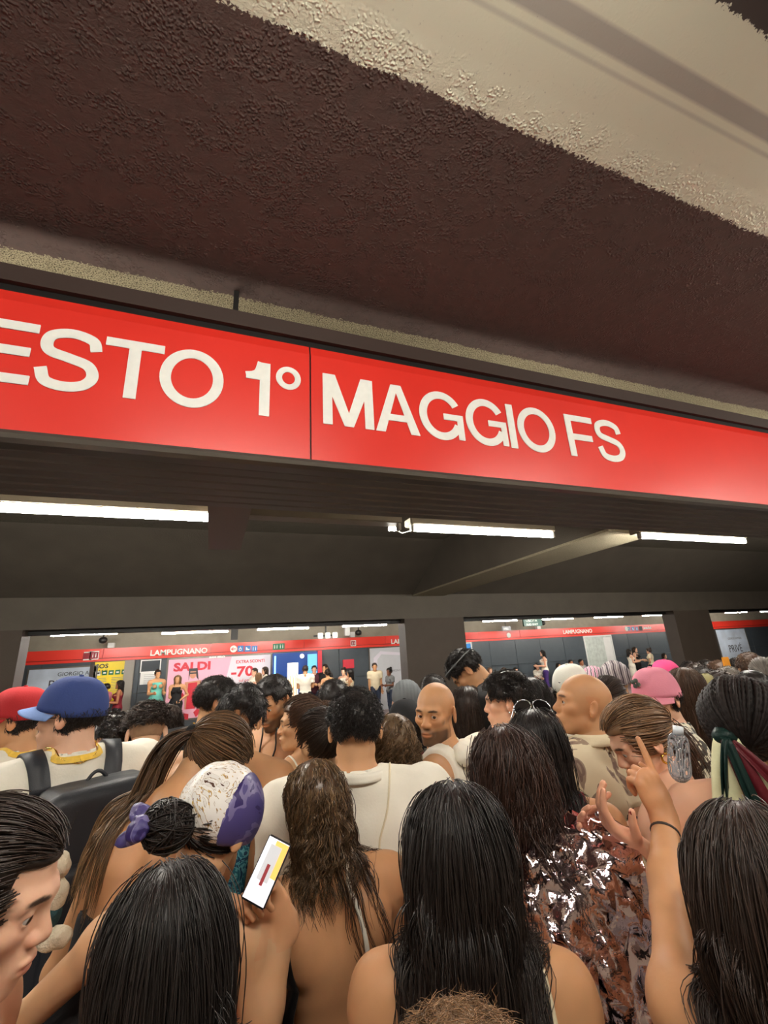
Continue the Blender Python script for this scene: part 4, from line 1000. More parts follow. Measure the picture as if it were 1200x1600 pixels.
def longhair(R, color='dark', length=.45, n=260, kids=14, part=0., seed=2, width=.0012, tip=None, tint=.28, back=1., th=.009, grav=.5, wave=.0, curl=0., spread=.008, region=None, flow=None, clump=.9, clear=.005, name='hair', lenvar=.3, cfreq=6, rough=.44, capth=None, capbulk=(1, 1, 1), jit=.035, step=.018, h=None, lift=.05, gather=.5, rg=.082, widen=.22, back_y=-.045):
    J = R.J; col = HAIR[color] if isinstance(color, str) else color
    q = scalp_points(J, n, region or r_full, seed)
    nrm = q - np.array([0, -.014, .034]); nrm /= np.linalg.norm(nrm, axis=1, keepdims=True)
    D = np.stack([(q[:, 0] - part) * 10, -.6 * back - q[:, 1] * 2, -.5 - 0 * q[:, 0]], 1); D /= np.linalg.norm(D, axis=1, keepdims=True)
    D = D - nrm * (D * nrm).sum(1, keepdims=True) + nrm * lift
    cm = cap_mesh(J, col, h=h or R.hh * 1.3, th=capth or th - .003, region='full', lump=.002, bulk=capbulk)
    Q = q + nrm * (th - .004); col_ = R.collide
    ax = J.hc + J.H @ V3(0, back_y, 0) * J.hs; nb = J.T @ V3(0, -1, 0); usr = flow
    def flow(p, t):
        v = ax[None, :2] - p[:, :2] + nb[None, :2] * np.clip((ax[2] - .08 - p[:, 2:3]) * .35, 0, .08); dist = np.linalg.norm(v, axis=1, keepdims=True); r_ = rg + widen * np.clip(ax[2] - .12 - p[:, 2:3], 0, .4)
        f_ = np.concatenate([v / (dist + 1e-6) * np.clip((dist - r_) / .03, 0, 1.5) * gather, 0 * dist], 1)
        return f_ + (usr(p, t) if usr is not None else 0)
    C, Rr = strands(col_, to_world(J, Q), D @ J.H.T, length, step=step, grav=grav, kids=kids, spread=spread, width=width, seed=seed, wave=wave, curl=curl, cfreq=cfreq, flow=flow, tipspread=clump, clear=clear, lenvar=lenvar, jit=jit)
    return hair_obj(J, C, Rr, col, R.root, name, tint, tip, seed, 3, cm, rough)
def headframe(R, q):  # head coordinates -> local metres
    return R.J.hc + R.J.H @ (np.asarray(q, np.float32) * R.J.hs)
def grid_surface(name, fn, nu, nv, m, parent, close_u=False, th=.003, smooth=True, col=None):
    vs = [fn(i / (nu - (0 if close_u else 1)), j / (nv - 1)) for j in range(nv) for i in range(nu)]; fs = []
    for j in range(nv - 1):
        for i in range(nu if close_u else nu - 1):
            fs.append((j * nu + i, j * nu + (i + 1) % nu, (j + 1) * nu + (i + 1) % nu, (j + 1) * nu + i))
    o = add_mesh(name, np.array(vs), np.array(fs), m, parent, smooth)
    if th: md = o.modifiers.new('thickness', 'SOLIDIFY'); md.thickness = th; md.offset = 0
    return o
def ballcap(R, m, brim_m=None, back=False, tilt=4, name='cap', hole=True, size=1.):
    """baseball cap; back=True puts the brim behind"""
    J = R.J; t = math.radians(tilt); sgn_ = -1 if back else 1
    def L(p):
        x, y, z = p; y *= sgn_; x *= sgn_
        y2 = y * math.cos(t) - (z - .05) * math.sin(t); z2 = (z - .05) * math.cos(t) + y * math.sin(t) + .05
        return headframe(R, (x, y2 - .01, z2))
    def crown(u_, v_):
        a = u_ * 2 * PI; e = v_ * PI / 2; r = math.cos(e) ** .68 if v_ < 1 else 0
        sea = 1 + .012 * abs(math.cos(3 * a)); x = .090 * r * math.cos(a) * sea * size; y = .117 * r * math.sin(a) * sea * size; z = .018 + .120 * math.sin(e) ** .95 * size + .006 * max(0, math.sin(a)) * (1 - v_)
        return L((x, y, z - .012 * (1 - v_) * (1 if math.sin(a) < 0 else .2)))
    c = grid_surface(name, crown, 48, 14, m, R.root, True)
    def brim(u_, v_):
        a = (u_ - .5) * PI * .92 + PI / 2; r0x, r0y = .090 * size, .117 * size; ext = v_ * .062 * max(0, math.sin(a)) ** .55
        x = r0x * math.cos(a) * (1 + .10 * v_); y = r0y * math.sin(a) + ext; z = .026 - .016 * v_ - .9 * (x * x) * 2.4 + .004
        return L((x, y, z))
    b = grid_surface('brim', brim, 25, 8, brim_m or m, c, False, .004); 
    q = MB().tube([L((0, 0, .137 * size)), L((0, 0, .144 * size))], .008, 8).build('button', m, c, True)
    return c
def beanie(R, m, name='beanie', tilt=0, low=.0, slack=0.):
    J = R.J
    def f(P):
        q = ((P - J.hc) @ J.H) / J.hs; d = ell(q, (0, -.02 - slack, .042), (.092, .112 + slack, .098)) - .0015 * np.sin(q[:, 0] * 300)
        return smax(d, .028 + low + q[:, 1] * .25 - q[:, 2], .006) * J.hs
    return sdfmesh(R, name, f, m, J.hc - .17, J.hc + .18, .006)
def neck_loop(R, name, m, w_=.02, drop=.12, r=.012, zoff=0.0, th=.0025):
    """flat band round the neck, hanging to the chest"""
    J = R.J; S = J.S; pts = []; nr = []
    rad = (.036 if J.sex == 'm' else .03) * S + r
    for a in np.linspace(-PI * .5, 1.5 * PI, 40):   # start at the back
        x = rad * 1.25 * math.cos(a); y = rad * 1.15 * math.sin(a); f_ = max(0, math.sin(a)); 
        p = J.neck0 + J.T @ V3(x * (1 + .2 * f_), y + .01 + .05 * f_, .022 + zoff - (drop * f_ ** 1.5) + abs(math.cos(a)) * .0 - .0)
        pts.append(p); nr.append(tuple(J.T @ V3(math.cos(a) * .9, math.sin(a) * .9, .6)))
    P = np.array(pts, np.float32)
    for _ in range(6):
        s = R.collide(P); bad = s < .004
        if not bad.any(): break
        gr = np.stack([R.collide(P + V3(*(.004 if a == b else 0 for b in range(3)))) - R.collide(P - V3(*(.004 if a == b else 0 for b in range(3)))) for a in range(3)], 1); gr /= np.linalg.norm(gr, axis=1, keepdims=True) + 1e-9
        P[bad] += (gr * (.005 - s)[:, None])[bad]
    for _ in range(3): P[1:-1] = (P[:-2] + 2 * P[1:-1] + P[2:]) / 4
    return MB().ribbon([tuple(map(float, p)) for p in P], w_, nr, th).build(name, m, R.root, False)
def surf_path(R, pts, clear=.004, n=24):
    """smooth local path pushed onto the outside of body and clothes"""
    P = np.array(pts, float); P = np.stack([np.interp(np.linspace(0, len(P) - 1, n), np.arange(len(P)), P[:, k]) for k in range(3)], 1)
    for _ in range(2): P[1:-1] = (P[:-2] + 2 * P[1:-1] + P[2:]) / 4
    P = P.astype(np.float32); N_ = None
    for _ in range(8):
        s = R.collide(P); g = np.stack([R.collide(P + V3(*(.004 if a == b else 0 for b in range(3)))) - R.collide(P - V3(*(.004 if a == b else 0 for b in range(3)))) for a in range(3)], 1); g /= np.linalg.norm(g, axis=1, keepdims=True) + 1e-9
        P = P + g * (clear - s)[:, None]
    P[1:-1] = (P[:-2] + 2 * P[1:-1] + P[2:]) / 4
    return P, [tuple(map(float, x)) for x in g]
def strap(R, name, pts, w_, m, clear=.004, th=.003, n=26, round_=0, parent=None):
    P, N_ = surf_path(R, pts, clear, n); P = [tuple(map(float, p)) for p in P]
    mb = MB()
    if round_: mb.tube(P, round_, 8)
    else: mb.ribbon(P, w_, N_, th)
    return mb.build(name, m, parent or R.root, True)
def rbox(P, c, hx, M, r):
    q = np.abs((P - np.asarray(c, np.float32)) @ M) - (np.asarray(hx, np.float32) - r)
    return np.linalg.norm(np.maximum(q, 0), axis=1) + np.minimum(q.max(1), 0) - r
def combed(R, tie, color='dark', n=420, kids=6, seed=3, th=.010, width=.0014, tint=.28, region=r_full, name='hair', spread=.005, h=None, wob_=.0, rough=.4):
    """hair pulled over the skull to a tie point (head coordinates)"""
    J = R.J; col = HAIR[color] if isinstance(color, str) else color; rng = np.random.default_rng(seed)
    q = scalp_points(J, n, region, seed); c0 = np.array([0, -.014, .034]); rad = np.array([.078, .100, .088]) + th
    a = (q - c0) / np.array([.078, .100, .088]); a /= np.linalg.norm(a, axis=1, keepdims=True)
    t_ = (np.asarray(tie) - c0) / rad; t_ = t_ / np.linalg.norm(t_); K = 14; t = np.linspace(0, 1, K)
    om = np.arccos(np.clip(a @ t_, -.999, .999))[:, None]
    P = (np.sin((1 - t)[None] * om) / np.sin(om))[..., None] * a[:, None] + (np.sin(t[None] * om) / np.sin(om))[..., None] * t_
    P = c0 + P * rad * (1 + (wob_ * np.sin(t * PI * 3)[None] * rng.normal(0, 1, (n, 1)))[..., None])
    P = P[:, None] + rng.normal(0, 1, (n, kids, 1, 3)) * spread * (1 - .6 * t)[None, None, :, None]
    P = P.reshape(n * kids, K, 3); P = J.hc + (P * J.hs) @ J.H.T
    Rr = width * np.ones((n * kids, K)) * rng.uniform(.7, 1.3, (n * kids, 1))
    cm = cap_mesh(J, col, h=h or R.hh * 1.3, th=th - .003, region='full', lump=.001)
    return hair_obj(J, P, Rr, col, R.root, name, tint, None, seed, 3, cm, rough)
def tail(R, tie, d, color='dark', length=.35, n=60, kids=16, seed=4, spread=.010, width=.0016, rad=.018, grav=.2, wave=0., curl=0., tip=None, name='ponytail', clump=.8, cfreq=6, tint=.28, jit=.03, ball=True, flow=None, lenvar=.35):
    J = R.J; col = HAIR[color] if isinstance(color, str) else color; rng = np.random.default_rng(seed)
    o = headframe(R, tie); roots = o + rng.normal(0, rad * .4, (n, 3)); D = np.tile(J.H @ np.asarray(d, np.float32), (n, 1)) + rng.normal(0, .25, (n, 3))
    C, Rr = strands(R.collide, roots.astype(np.float32), D, length, step=.018, grav=grav, kids=kids, spread=spread, width=width, seed=seed, wave=wave, curl=curl, cfreq=cfreq, tipspread=clump, clear=.008, jit=jit, flow=flow, lenvar=lenvar)
    return hair_obj(J, C, Rr, col, R.root, name, tint, tip, seed, 3)
def bun(R, c, r, color='dark', name='hair_bun', curl=.006, n=220, seed=5, sc=(1, 1, 1)):
    J = R.J; col = HAIR[color] if isinstance(color, str) else color; rng = np.random.default_rng(seed); K = 16; t = np.linspace(0, 1, K)
    u = rng.normal(0, 1, (n, 3)); u /= np.linalg.norm(u, axis=1, keepdims=True); w_ = np.cross(u, rng.normal(0, 1, (n, 3))); w_ /= np.linalg.norm(w_, axis=1, keepdims=True)
    an = t[None] * rng.uniform(1.5, 4, (n, 1)); P = (u[:, None] * np.cos(an)[..., None] + w_[:, None] * np.sin(an)[..., None]) * r * rng.uniform(.85, 1.08, (n, 1, 1)) * np.array(sc)
    P = J.hc + ((P + np.asarray(c)) * J.hs) @ J.H.T
    C = np.repeat(P, 5, 0) + rng.normal(0, .003, (n * 5, 1, 3))
    core = polygonize(lambda Q: ell(((Q - J.hc) @ J.H) / J.hs, c, np.array((r, r, r)) * .93 * np.array(sc)) * J.hs, headframe(R, c) - r * 1.6, headframe(R, c) + r * 1.6, .007)
    return hair_obj(J, C, .0016 * np.ones(C.shape[:2]), col, R.root, name, .3, None, seed, 3, (core[0], core[1], np.array(col, np.float32) * .8))
def pattern_mat(name, cols, scale=20, kind='voronoi', rough=.6, stretch=(1, 1, 1), dist=0., pos=None):
    m = bpy.data.materials.new(name); m.use_nodes = True; nt = m.node_tree; N = nt.nodes; L = nt.links; b = N['Principled BSDF']; b.inputs['Roughness'].default_value = rough; b.inputs['Specular IOR Level'].default_value = .3
    tc = N.new('ShaderNodeTexCoord'); mp = N.new('ShaderNodeMapping'); mp.inputs['Scale'].default_value = stretch; L.new(tc.outputs['Object'], mp.inputs[0])
    if kind == 'voronoi': t = N.new('ShaderNodeTexVoronoi'); t.inputs['Scale'].default_value = scale; o = t.outputs['Distance']
    elif kind == 'cells': t = N.new('ShaderNodeTexVoronoi'); t.feature = 'DISTANCE_TO_EDGE'; t.inputs['Scale'].default_value = scale; o = t.outputs['Distance']
    elif kind == 'noise': t = N.new('ShaderNodeTexNoise'); t.inputs['Scale'].default_value = scale; t.inputs['Distortion'].default_value = dist; t.inputs['Detail'].default_value = 3; o = t.outputs[0]
    elif kind == 'wave': t = N.new('ShaderNodeTexWave'); t.inputs['Scale'].default_value = scale; t.inputs['Distortion'].default_value = dist; t.inputs['Detail'].default_value = 2; o = t.outputs[0]
    L.new(mp.outputs[0], t.inputs['Vector'])
    r = N.new('ShaderNodeValToRGB'); r.color_ramp.interpolation = 'CONSTANT' if kind != 'soft' else 'LINEAR'
    pos = pos or [i / len(cols) for i in range(len(cols))]
    while len(r.color_ramp.elements) < len(cols): r.color_ramp.elements.new(.5)
    for e, p_, c_ in zip(r.color_ramp.elements, pos, cols): e.position = p_; e.color = (*srgb(*c_), 1)
    L.new(o, r.inputs[0]); L.new(r.outputs[0], b.inputs['Base Color']); return m
def backpack(R, label, m, c=(0, -.135, .69), hx=(.088, .062, .135), strap_w=.045, pocket=True, tiltx=0, m2=None, straps=True):
    J = R.J; S = J.S; T = J.T @ rotm(0, tiltx, 0); cc = J.U(*c); hx = np.array(hx) * S
    t = empty('backpack', tuple(R.ori + R.Rw @ cc), math.radians(0), label, 'backpack'); t.rotation_euler = R.root.rotation_euler
    def mk(name, f, m_, lo, hi, h=.009):
        v, F = polygonize(f, lo, hi, h); return add_mesh(name, v - cc, F, m_, t, True)
    f0 = lambda P: smax(rbox(P, cc, hx, T, .045) - .004 * folds(P, 14, 2., .6), -(f_torso(J, P) - .012), .01)
    r_ = np.linalg.norm(hx) + .05
    mk('main_compartment', f0, m, cc - r_, cc + r_)
    if pocket:
        pc = cc + T @ V3(0, -hx[1] * .9, -hx[2] * .28); ph = np.array((hx[0] * .82, hx[1] * .42, hx[2] * .55))
        mk('front_pocket', lambda P: rbox(P, pc, ph, T, .028) - .003 * folds(P, 18, 5., .6), m2 or m, pc - .22, pc + .22)
        zp = MB().tube([tuple(pc + T @ V3(x, -ph[1] * .9 - .004 + .3 * x * x, ph[2] * .72) - cc) for x in np.linspace(-ph[0] * .8, ph[0] * .8, 9)], .003, 6).build('zip', m_trim, t, True)
    MB().tube([tuple(cc + T @ V3(x, hx[1] * .3, hx[2] + .035 * (1 - (x / .035) ** 2) - .01) - cc) for x in np.linspace(-.035, .035, 9)], .006, 8).build('grab_handle', m, t, True)
    if straps:
        old = R.collide
        for sd in (1, -1):
            pts = [J.U(.055 * sd, -.095, .80), J.U(.062 * sd, -.06, .84), J.U(.066 * sd, .0, .86), J.U(.066 * sd, .06, .82), J.U(.075 * sd, .085, .74), J.U(.088 * sd, .06, .66), J.U(.09 * sd, -.03, .60)]
            P, N_ = surf_path(R, pts, .008, 26); MB().ribbon([tuple(map(float, p - cc)) for p in P], strap_w, N_, .012).build('shoulder_strap', m, t, True)
    old2 = R.collide; R.collide = lambda P: np.minimum(old2(P), f0(P))
    return t
def glasses(R, m=None, name='glasses', lens=None, up=0., tilt=0., w_=.022):
    t = empty(name, tuple(R.J.hc), 0); t.parent = R.root; m = m or m_black
    c0 = R.J.hc
    g = lambda p: tuple(headframe(R, (p[0], p[1], p[2] + up)) - c0)
    fr = MB()
    for sd in (1, -1):
        ov = [g((sd * (.033 + .027 * math.cos(a)), .099 - .010 * abs(math.cos(a)) * (math.cos(a) > 0), -.002 + w_ * math.sin(a))) for a in np.linspace(0, 2 * PI, 21)]
        fr.tube(ov, .0022, 6)
        fr.tube([g((sd * .060, .092, .004)), g((sd * .078, .06, .006)), g((sd * .084, .0, .004)), g((sd * .082, -.015, -.006))], .002, 6)
    fr.tube([g((-.007, .103, .004)), g((0, .106, .006)), g((.007, .103, .004))], .002, 6)
    fr.build('glasses_frame', m, t, True)
    if lens:
        for sd in (1, -1):
            n = 20; vs = [g((sd * .033, .1015, -.002))] + [g((sd * (.033 + .026 * math.cos(a)), .099 - .009 * abs(math.cos(a)) * (math.cos(a) > 0), -.002 + (w_ - .001) * math.sin(a))) for a in np.linspace(0, 2 * PI, n + 1)[:-1]]
            MB().raw(vs, [(0, 1 + k, 1 + (k + 1) % n) for k in range(n)]).build('lens', lens, t)
    return t
def earring(R, sd, m, r=.006, hoop=0.):
    if hoop: MB().tube([tuple(headframe(R, (.086 * sd, -.010 + hoop * math.sin(a), -.036 - hoop + hoop * math.cos(a)))) for a in np.linspace(.3, 2 * PI - .1, 16)], r, 8).build('earring', m, R.root, True)
    else: MB().tube([tuple(headframe(R, (.084 * sd, -.006, -.034 - k * .003))) for k in range(3)], r * .5, 8).build('earring', m, R.root, True)
M_GOLD = mat('gold', srgb(230, 190, 90), .25, 1.); M_YL = mat('yellow_lanyard', srgb(232, 190, 70), .5, var=.12, vscale=60); M_SILV = mat('silver', srgb(210, 210, 214), .25, 1.)
M_LENS = mat('dark_lens', srgb(28, 24, 24), .08, spec=.8); M_LEATHER = mat('black_leather', srgb(24, 22, 22), .35); M_NYLON = mat('black_nylon', srgb(36, 38, 44), .5, bump=.3, bscale=300, bdist=.002); M_NYL2 = mat('grey_black_nylon', srgb(60, 64, 62), .55, bump=.3, bscale=200, bdist=.002)
# ================================================================ PEOPLE ON THE OTHER PLATFORM
def depY(u, v, Y): d = RC @ _cv((u, v)); return F_PX * Y / d[1]
FP = [ # u, v(top of head), Y, face, sex, skin, hair, top, tank?, bottom, kind, arms, label
 (188, 1063, 15.0, 95, 'f', 'brown', 'black', C_RED, 1, C_BLACK, 'long', 'bent', 'woman in a burgundy top with black hair standing before the yellow SOS poster'),
 (167, 1068, 15.4, 60, 'f', 'tan', 'black', C_PINK, 0, C_BLACK, 'short', 'hang', 'person in pink half hidden behind the blue cap, beside the woman in burgundy'),
 (247, 1047, 15.0, 200, 'f', 'tan', 'dark', C_TEAL, 1, C_TEAL, 'bun', 'bent', 'woman in a turquoise two piece outfit looking at her phone before the slate wall'),
 (278, 1055, 14.8, 175, 'f', 'tan', 'light', C_BLACK, 1, C_BLACK, 'long', 'hip', 'blonde woman in black top and black trousers with her hand on her hip'),
 (398, 1044, 15.1, 120, 'f', 'fair', 'dark', C_WHITE, 0, C_WHITE, 'short', 'bent', 'person in white at the -70 lettering, leftmost of the white dressed group'),
 (404, 1051, 14.2, 20, 'f', 'fair', 'light', C_CREAM, 1, C_WHITE, 'long', 'bent', 'light haired woman seen from behind before the -70 lettering'),
 (414, 1042, 15.3, 100, 'f', 'fair', 'dark', C_WHITE, 0, C_WHITE, 'long', 'bent', 'dark haired woman in white right of the -70 lettering'),
 (477, 1040, 14.0, -12, 'm', 'tan', 'dark', C_WHITE, 0, C_BLACK, 'short', 'bent', 'man in an oversized white tee and black trousers with his back turned by the booth'),
 (491, 1040, 14.8, 170, 'm', 'fair', 'black', cloth('dark_maroon_tee', (70, 36, 44)), 0, C_DENIM, 'short', 'bent', 'man in glasses and a dark printed tee facing the man in white'),
 (508, 1038, 14.6, 130, 'm', 'tan', 'black', C_BLACK, 0, C_BLACK, 'short', 'bent', 'man in black beside the dark printed tee'),
 (512, 1046, 13.8, 5, 'f', 'tan', 'dark', C_BLACK, 1, C_BLACK, 'bun', 'hip', 'woman in a black tank top seen from behind with her arms out'),
 (537, 1044, 14.6, 140, 'f', 'fair', 'dark', C_WHITE, 1, C_BLACK, 'bun', 'bent', 'laughing woman in white under the red cabinet'),
 (547, 1046, 14.2, 60, 'f', 'tan', 'black', C_CREAM, 1, C_BLACK, 'long', 'bent', 'dark haired woman right of the laughing woman'),
 (585, 1036, 14.6, 172, 'm', 'tan', 'dark', C_CREAM, 0, C_DENIM, 'short', 'hang', 'man in an open cream shirt and dark jeans leaning by the white poster'),
 (608, 1044, 14.4, 110, 'f', 'deep', 'black', C_GREY, 0, C_DENIM, 'bun', 'bent', 'woman in a grey top with dark bun beside the man in cream'),
 (847, 1016, 15.0, 60, 'f', 'fair', 'black', C_WHITE, 1, C_PURPLE, 'long', 'bent', 'standing woman with long black hair in purple trousers in the middle opening'),
 (982, 1014, 15.0, 250, 'f', 'fair', 'black', C_WHITE, 1, C_WHITE, 'long', 'bent', 'woman in a white dress right of the city map'),
 (991, 1011, 15.2, 200, 'f', 'fair', 'dark', C_BLACK, 1, C_BLACK, 'long', 'bent', 'woman in a black dress beside the white dress'),
 (1013, 1013, 14.8, 20, 'f', 'fair', 'dark', C_CREAM, 0, C_BLACK, 'bun', 'hip', 'woman with raised elbows and cream top near the right column'),
]
for (u, v, Y, fa, sx, sk_, hc_, tp, tk, bt_, kd, ar, lb) in FP:
    R = person(lb, u, v, depY(u, v, Y), face=fa, sex=sx, skin=sk_, h=.016, hh=.010, armL=ar, armR='bent' if ar == 'hip' else ar, build=1.)
    tee(R, tp, 'top', tank=bool(tk), fold=.004, h=.016, cutf=(lambda q, P: q[:, 2] - .79) if tk else None); lower(R, bt_, h=.016, skirt=bt_ in (C_WHITE,), hem=.26 if bt_ in (C_WHITE,) else .05)
    if kd == 'long': longhair(R, hc_, .28, n=90, kids=5, width=.004, h=.012)
    elif kd == 'short': shorthair(R, hc_, n=120, kids=3, width=.004, h=.010)
    else: combed(R, (0, -.09, .08), hc_, n=120, kids=3, width=.004, h=.010); bun(R, (0, -.09, .12), .04, hc_, n=60)
SP = [(838, 1037, 15.35, 190, 'f', 'fair', 'black', C_WHITE, 'seated woman with long dark hair and pale cardigan beside the woman in purple trousers'),
 (872, 1036, 15.4, 180, 'f', 'tan', 'black', C_BLACK, 'seated person in black right of the purple trousers'), (891, 1031, 15.4, 170, 'm', 'brown', 'black', C_WHITE, 'seated man in a dark cap and white tee near the city map'), (907, 1030, 15.4, 190, 'm', 'brown', 'black', pattern_mat('striped_tee_cloth', [(226, 222, 214), (60, 60, 66)], 20, 'wave'), 'seated man in a striped tee below the city map'),
 (1037, 1021, 15.4, 185, 'f', 'fair', 'dark', C_BLACK, 'seated woman in black holding her head beside the right column'), (765, 1043, 14.9, 170, 'f', 'fair', 'light', C_BLACK, 'seated person with light brown hair at the left of the middle opening'), (787, 1043, 15.2, 200, 'f', 'fair', 'brown', C_GREY, 'seated brown haired person left of the one with the white headband'), (805, 1043, 15.3, 180, 'f', 'fair', 'black', C_WHITE, 'seated person with black hair and white headband in the middle opening')]
for (u, v, Y, fa, sx, sk_, hc_, tp, lb) in SP:
    dp = depY(u, v, Y); zt = atd(u, v, dp)[2]
    R = person(lb, u, v, dp, face=fa, sex=sx, skin=sk_, h=.016, hh=.010, sit=True, armL='bent', armR='bent')
    tee(R, tp, 'top', fold=.004, h=.016); lower(R, C_DENIM, h=.016); (longhair(R, hc_, .26, n=90, kids=5, width=.004, h=.012) if sx == 'f' else shorthair(R, hc_, n=120, kids=3, width=.004, h=.010))
# ================================================================ THE CROWD, back to front
# ---- bald man turning round
R = person('bald man with short beard looking back at the camera in a white sleeveless hoodie', 679, 1066, 1.92, face=52, headface=128, head=(0, 4, -3), sex='m', skin='tan', hh=.0030, detail=2, eyes=True, stubble=.95, brow=srgb(44, 28, 20), look=(20, 0), h=.008, armL='hang', build=1.05)
tee(R, C_WHITE, 'sleeveless_hoodie', tank=True, fold=.010, off=.010, neckr=.018)
hd = sdfmesh(R, 'hood', lambda P: smax(ell(P, R.J.U(0, -.062, .822), np.array((.062, .034, .026)) * R.J.S, R.J.T) - .006 * folds(P, 40, 2., 1.), -(f_neck(R.J, P) - .004), .01), C_WHITE, R.J.U(-.1, -.13, .77), R.J.U(.1, .02, .87), .007)
strap(R, 'cord_strap', [R.J.U(-.03, -.06, .83), R.J.U(.03, -.09, .78), R.J.U(.08, -.085, .70), R.J.U(.10, -.05, .60)], .01, M_LEATHER, round_=.0035); lower(R)
# ---- man in white shirt, centre
R = person('man with wet curly black hair in a white linen shirt, seen from behind', 553, 1080, 1.55, face=-16, head=(0, 10, 0), sex='m', skin='tan', h=.008, build=1.06, armL='bent', armR='bent')
shorthair(R, 'black', th=.009, length=.034, n=1400, kids=6, curl=.003, cfreq=40, width=.0011, lump=.003, lift=.30, region=lambda q: (q[:, 2] > -.030 - .2 * q[:, 1]) & ~((q[:, 1] > .058) & (q[:, 2] < .07)) & ~((q[:, 1] > -.05) & (q[:, 2] < .036)), rough=.42)
tee(R, C_WHITE, 'shirt', sleeve=.8, fold=.010, off=.014, fs=16, neckr=-.004)
J = R.J
def collar(u_, v_):
    a = u_ * 2 * PI; rr = (.045 + .006 * v_) * J.S; up = .045 - .034 * v_ if v_ > .5 else .005 + .05 * v_
    return J.neck0 + J.T @ V3(rr * math.cos(a) * 1.05, rr * math.sin(a) - .002, up * J.S * .6 + .006 + .012 * math.sin(-a) * (1 - v_))
grid_surface('collar', collar, 40, 7, C_WHITE, R.root, True, .003)
strap(R, 'yoke_seam', [J.U(-.12, -.07, .735), J.U(0, -.1, .735), J.U(.12, -.07, .735)], .006, C_CREAM, .001, .003)
strap(R, 'thin_strap', [J.U(.060, -.02, .86), J.U(.045, -.1, .78), J.U(.02, -.11, .68), J.U(-.01, -.1, .55)], .008, C_CREAM, .004, round_=.0028); lower(R)
# ---- woman with ponytail left of him
R = person('woman with dark ponytail in a white tee, just left of the white shirt man', 497, 1112, 1.82, face=6, headface=30, sex='f', skin='olive', armL='bent', head=(0, 8, 0))
combed(R, (0, -.11, .07), 'dark', n=500); tail(R, (0, -.12, .06), (0, -.6, .2), 'dark', .26, n=50, kids=14, rad=.03, wave=.008); tee(R, C_WHITE, fold=.008, sleeve=.7, off=.014); earring(R, 1, M_GOLD, .006); lower(R)
# ---- woman in profile behind her
R = person('woman in profile facing left with gathered brown hair and white strap, behind the ponytail woman', 474, 1090, 2.12, face=30, headface=78, sex='f', skin='olive', hh=.0036, detail=2, eyes=True)
combed(R, (0, -.10, .07), 'brown', n=420); bun(R, (0, -.125, .06), .035, 'brown'); tee(R, C_WHITE, tank=True, cutf=lambda q, P: (q[:, 2] - .76) * 1.7); lower(R)
for s_ in (1, -1): strap(R, 'shoulder_strap', [R.J.U(.05 * s_, -.07, .75), R.J.U(.055 * s_, 0, .85), R.J.U(.05 * s_, .08, .76)], .008, C_WHITE)
# ---- wet haired woman with bare back
R = person('woman with long wet brown hair, bare back and a thin white halter tie', 484, 1192, 1.28, face=-14, head=(0, 16, -6), side=-5, twist=8, sex='f', skin='tan', h=.006, armL='hang', armR='bent', hh=.005)
J = R.J
tee(R, C_WHITE, 'halter_top', tank=True, cutf=lambda q, P: np.maximum((q[:, 2] - .78), np.minimum(-(q[:, 1] + .005 + .0 * q[:, 2]), (q[:, 2] - .585 - 2.2 * q[:, 0] ** 2 * 2))) * J.S)
strap(R, 'halter_tie', [J.U(.025, .02, .868), J.U(.030, -.04, .85), J.U(.028, -.09, .80), J.U(.040, -.11, .74), J.U(.048, -.11, .67)], .011, C_WHITE, .005)
strap(R, 'halter_neck_strap', [J.U(-.06, .06, .80), J.U(-.042, .0, .855), J.U(-.02, -.035, .862), J.U(.02, -.035, .862), J.U(.042, .0, .855), J.U(.06, .06, .80)], .012, C_WHITE, .004)
strap(R, 'bag_strap', [J.U(-.10, .06, .76), J.U(-.088, .0, .85), J.U(-.082, -.07, .79), J.U(-.085, -.09, .70), J.U(-.09, -.08, .60)], .026, M_LEATHER, .005, .005)
longhair(R, srgb(112, 88, 62), .24, n=420, kids=9, wave=.009, cfreq=8, spread=.0045, clump=.6, tip=srgb(96, 74, 52), tint=.6, width=.0012, th=.008, flow=lambda p, t: np.array([.06, 0, 0]) * (t > .35), jit=.05, lenvar=.6, rough=.3, rg=.07, widen=.05)
longhair(R, srgb(92, 68, 48), .42, n=26, kids=8, wave=.008, cfreq=7, spread=.005, clump=1.2, tip=srgb(60, 42, 32), tint=.5, width=.0012, region=lambda q: r_full(q) & (q[:, 0] > .01) & (q[:, 1] < .0), flow=lambda p, t: np.array([.16, 0, 0]) * (t > .3), jit=.06, lenvar=.5, rough=.3, rg=.10, widen=.5, name='wet_hair_ends'); lower(R)
# ---- curly wet hair, right of the white shirt
R = person('woman with light brown wet curls between the white shirt man and the bald man', 614, 1118, 1.72, face=-20, sex='f', skin='olive')
longhair(R, srgb(112, 88, 62), .26, n=360, kids=7, wave=.013, cfreq=9, tint=.65, spread=.004, clump=.6, tip=srgb(120, 92, 64), jit=.06); tee(R, C_GREY); lower(R)
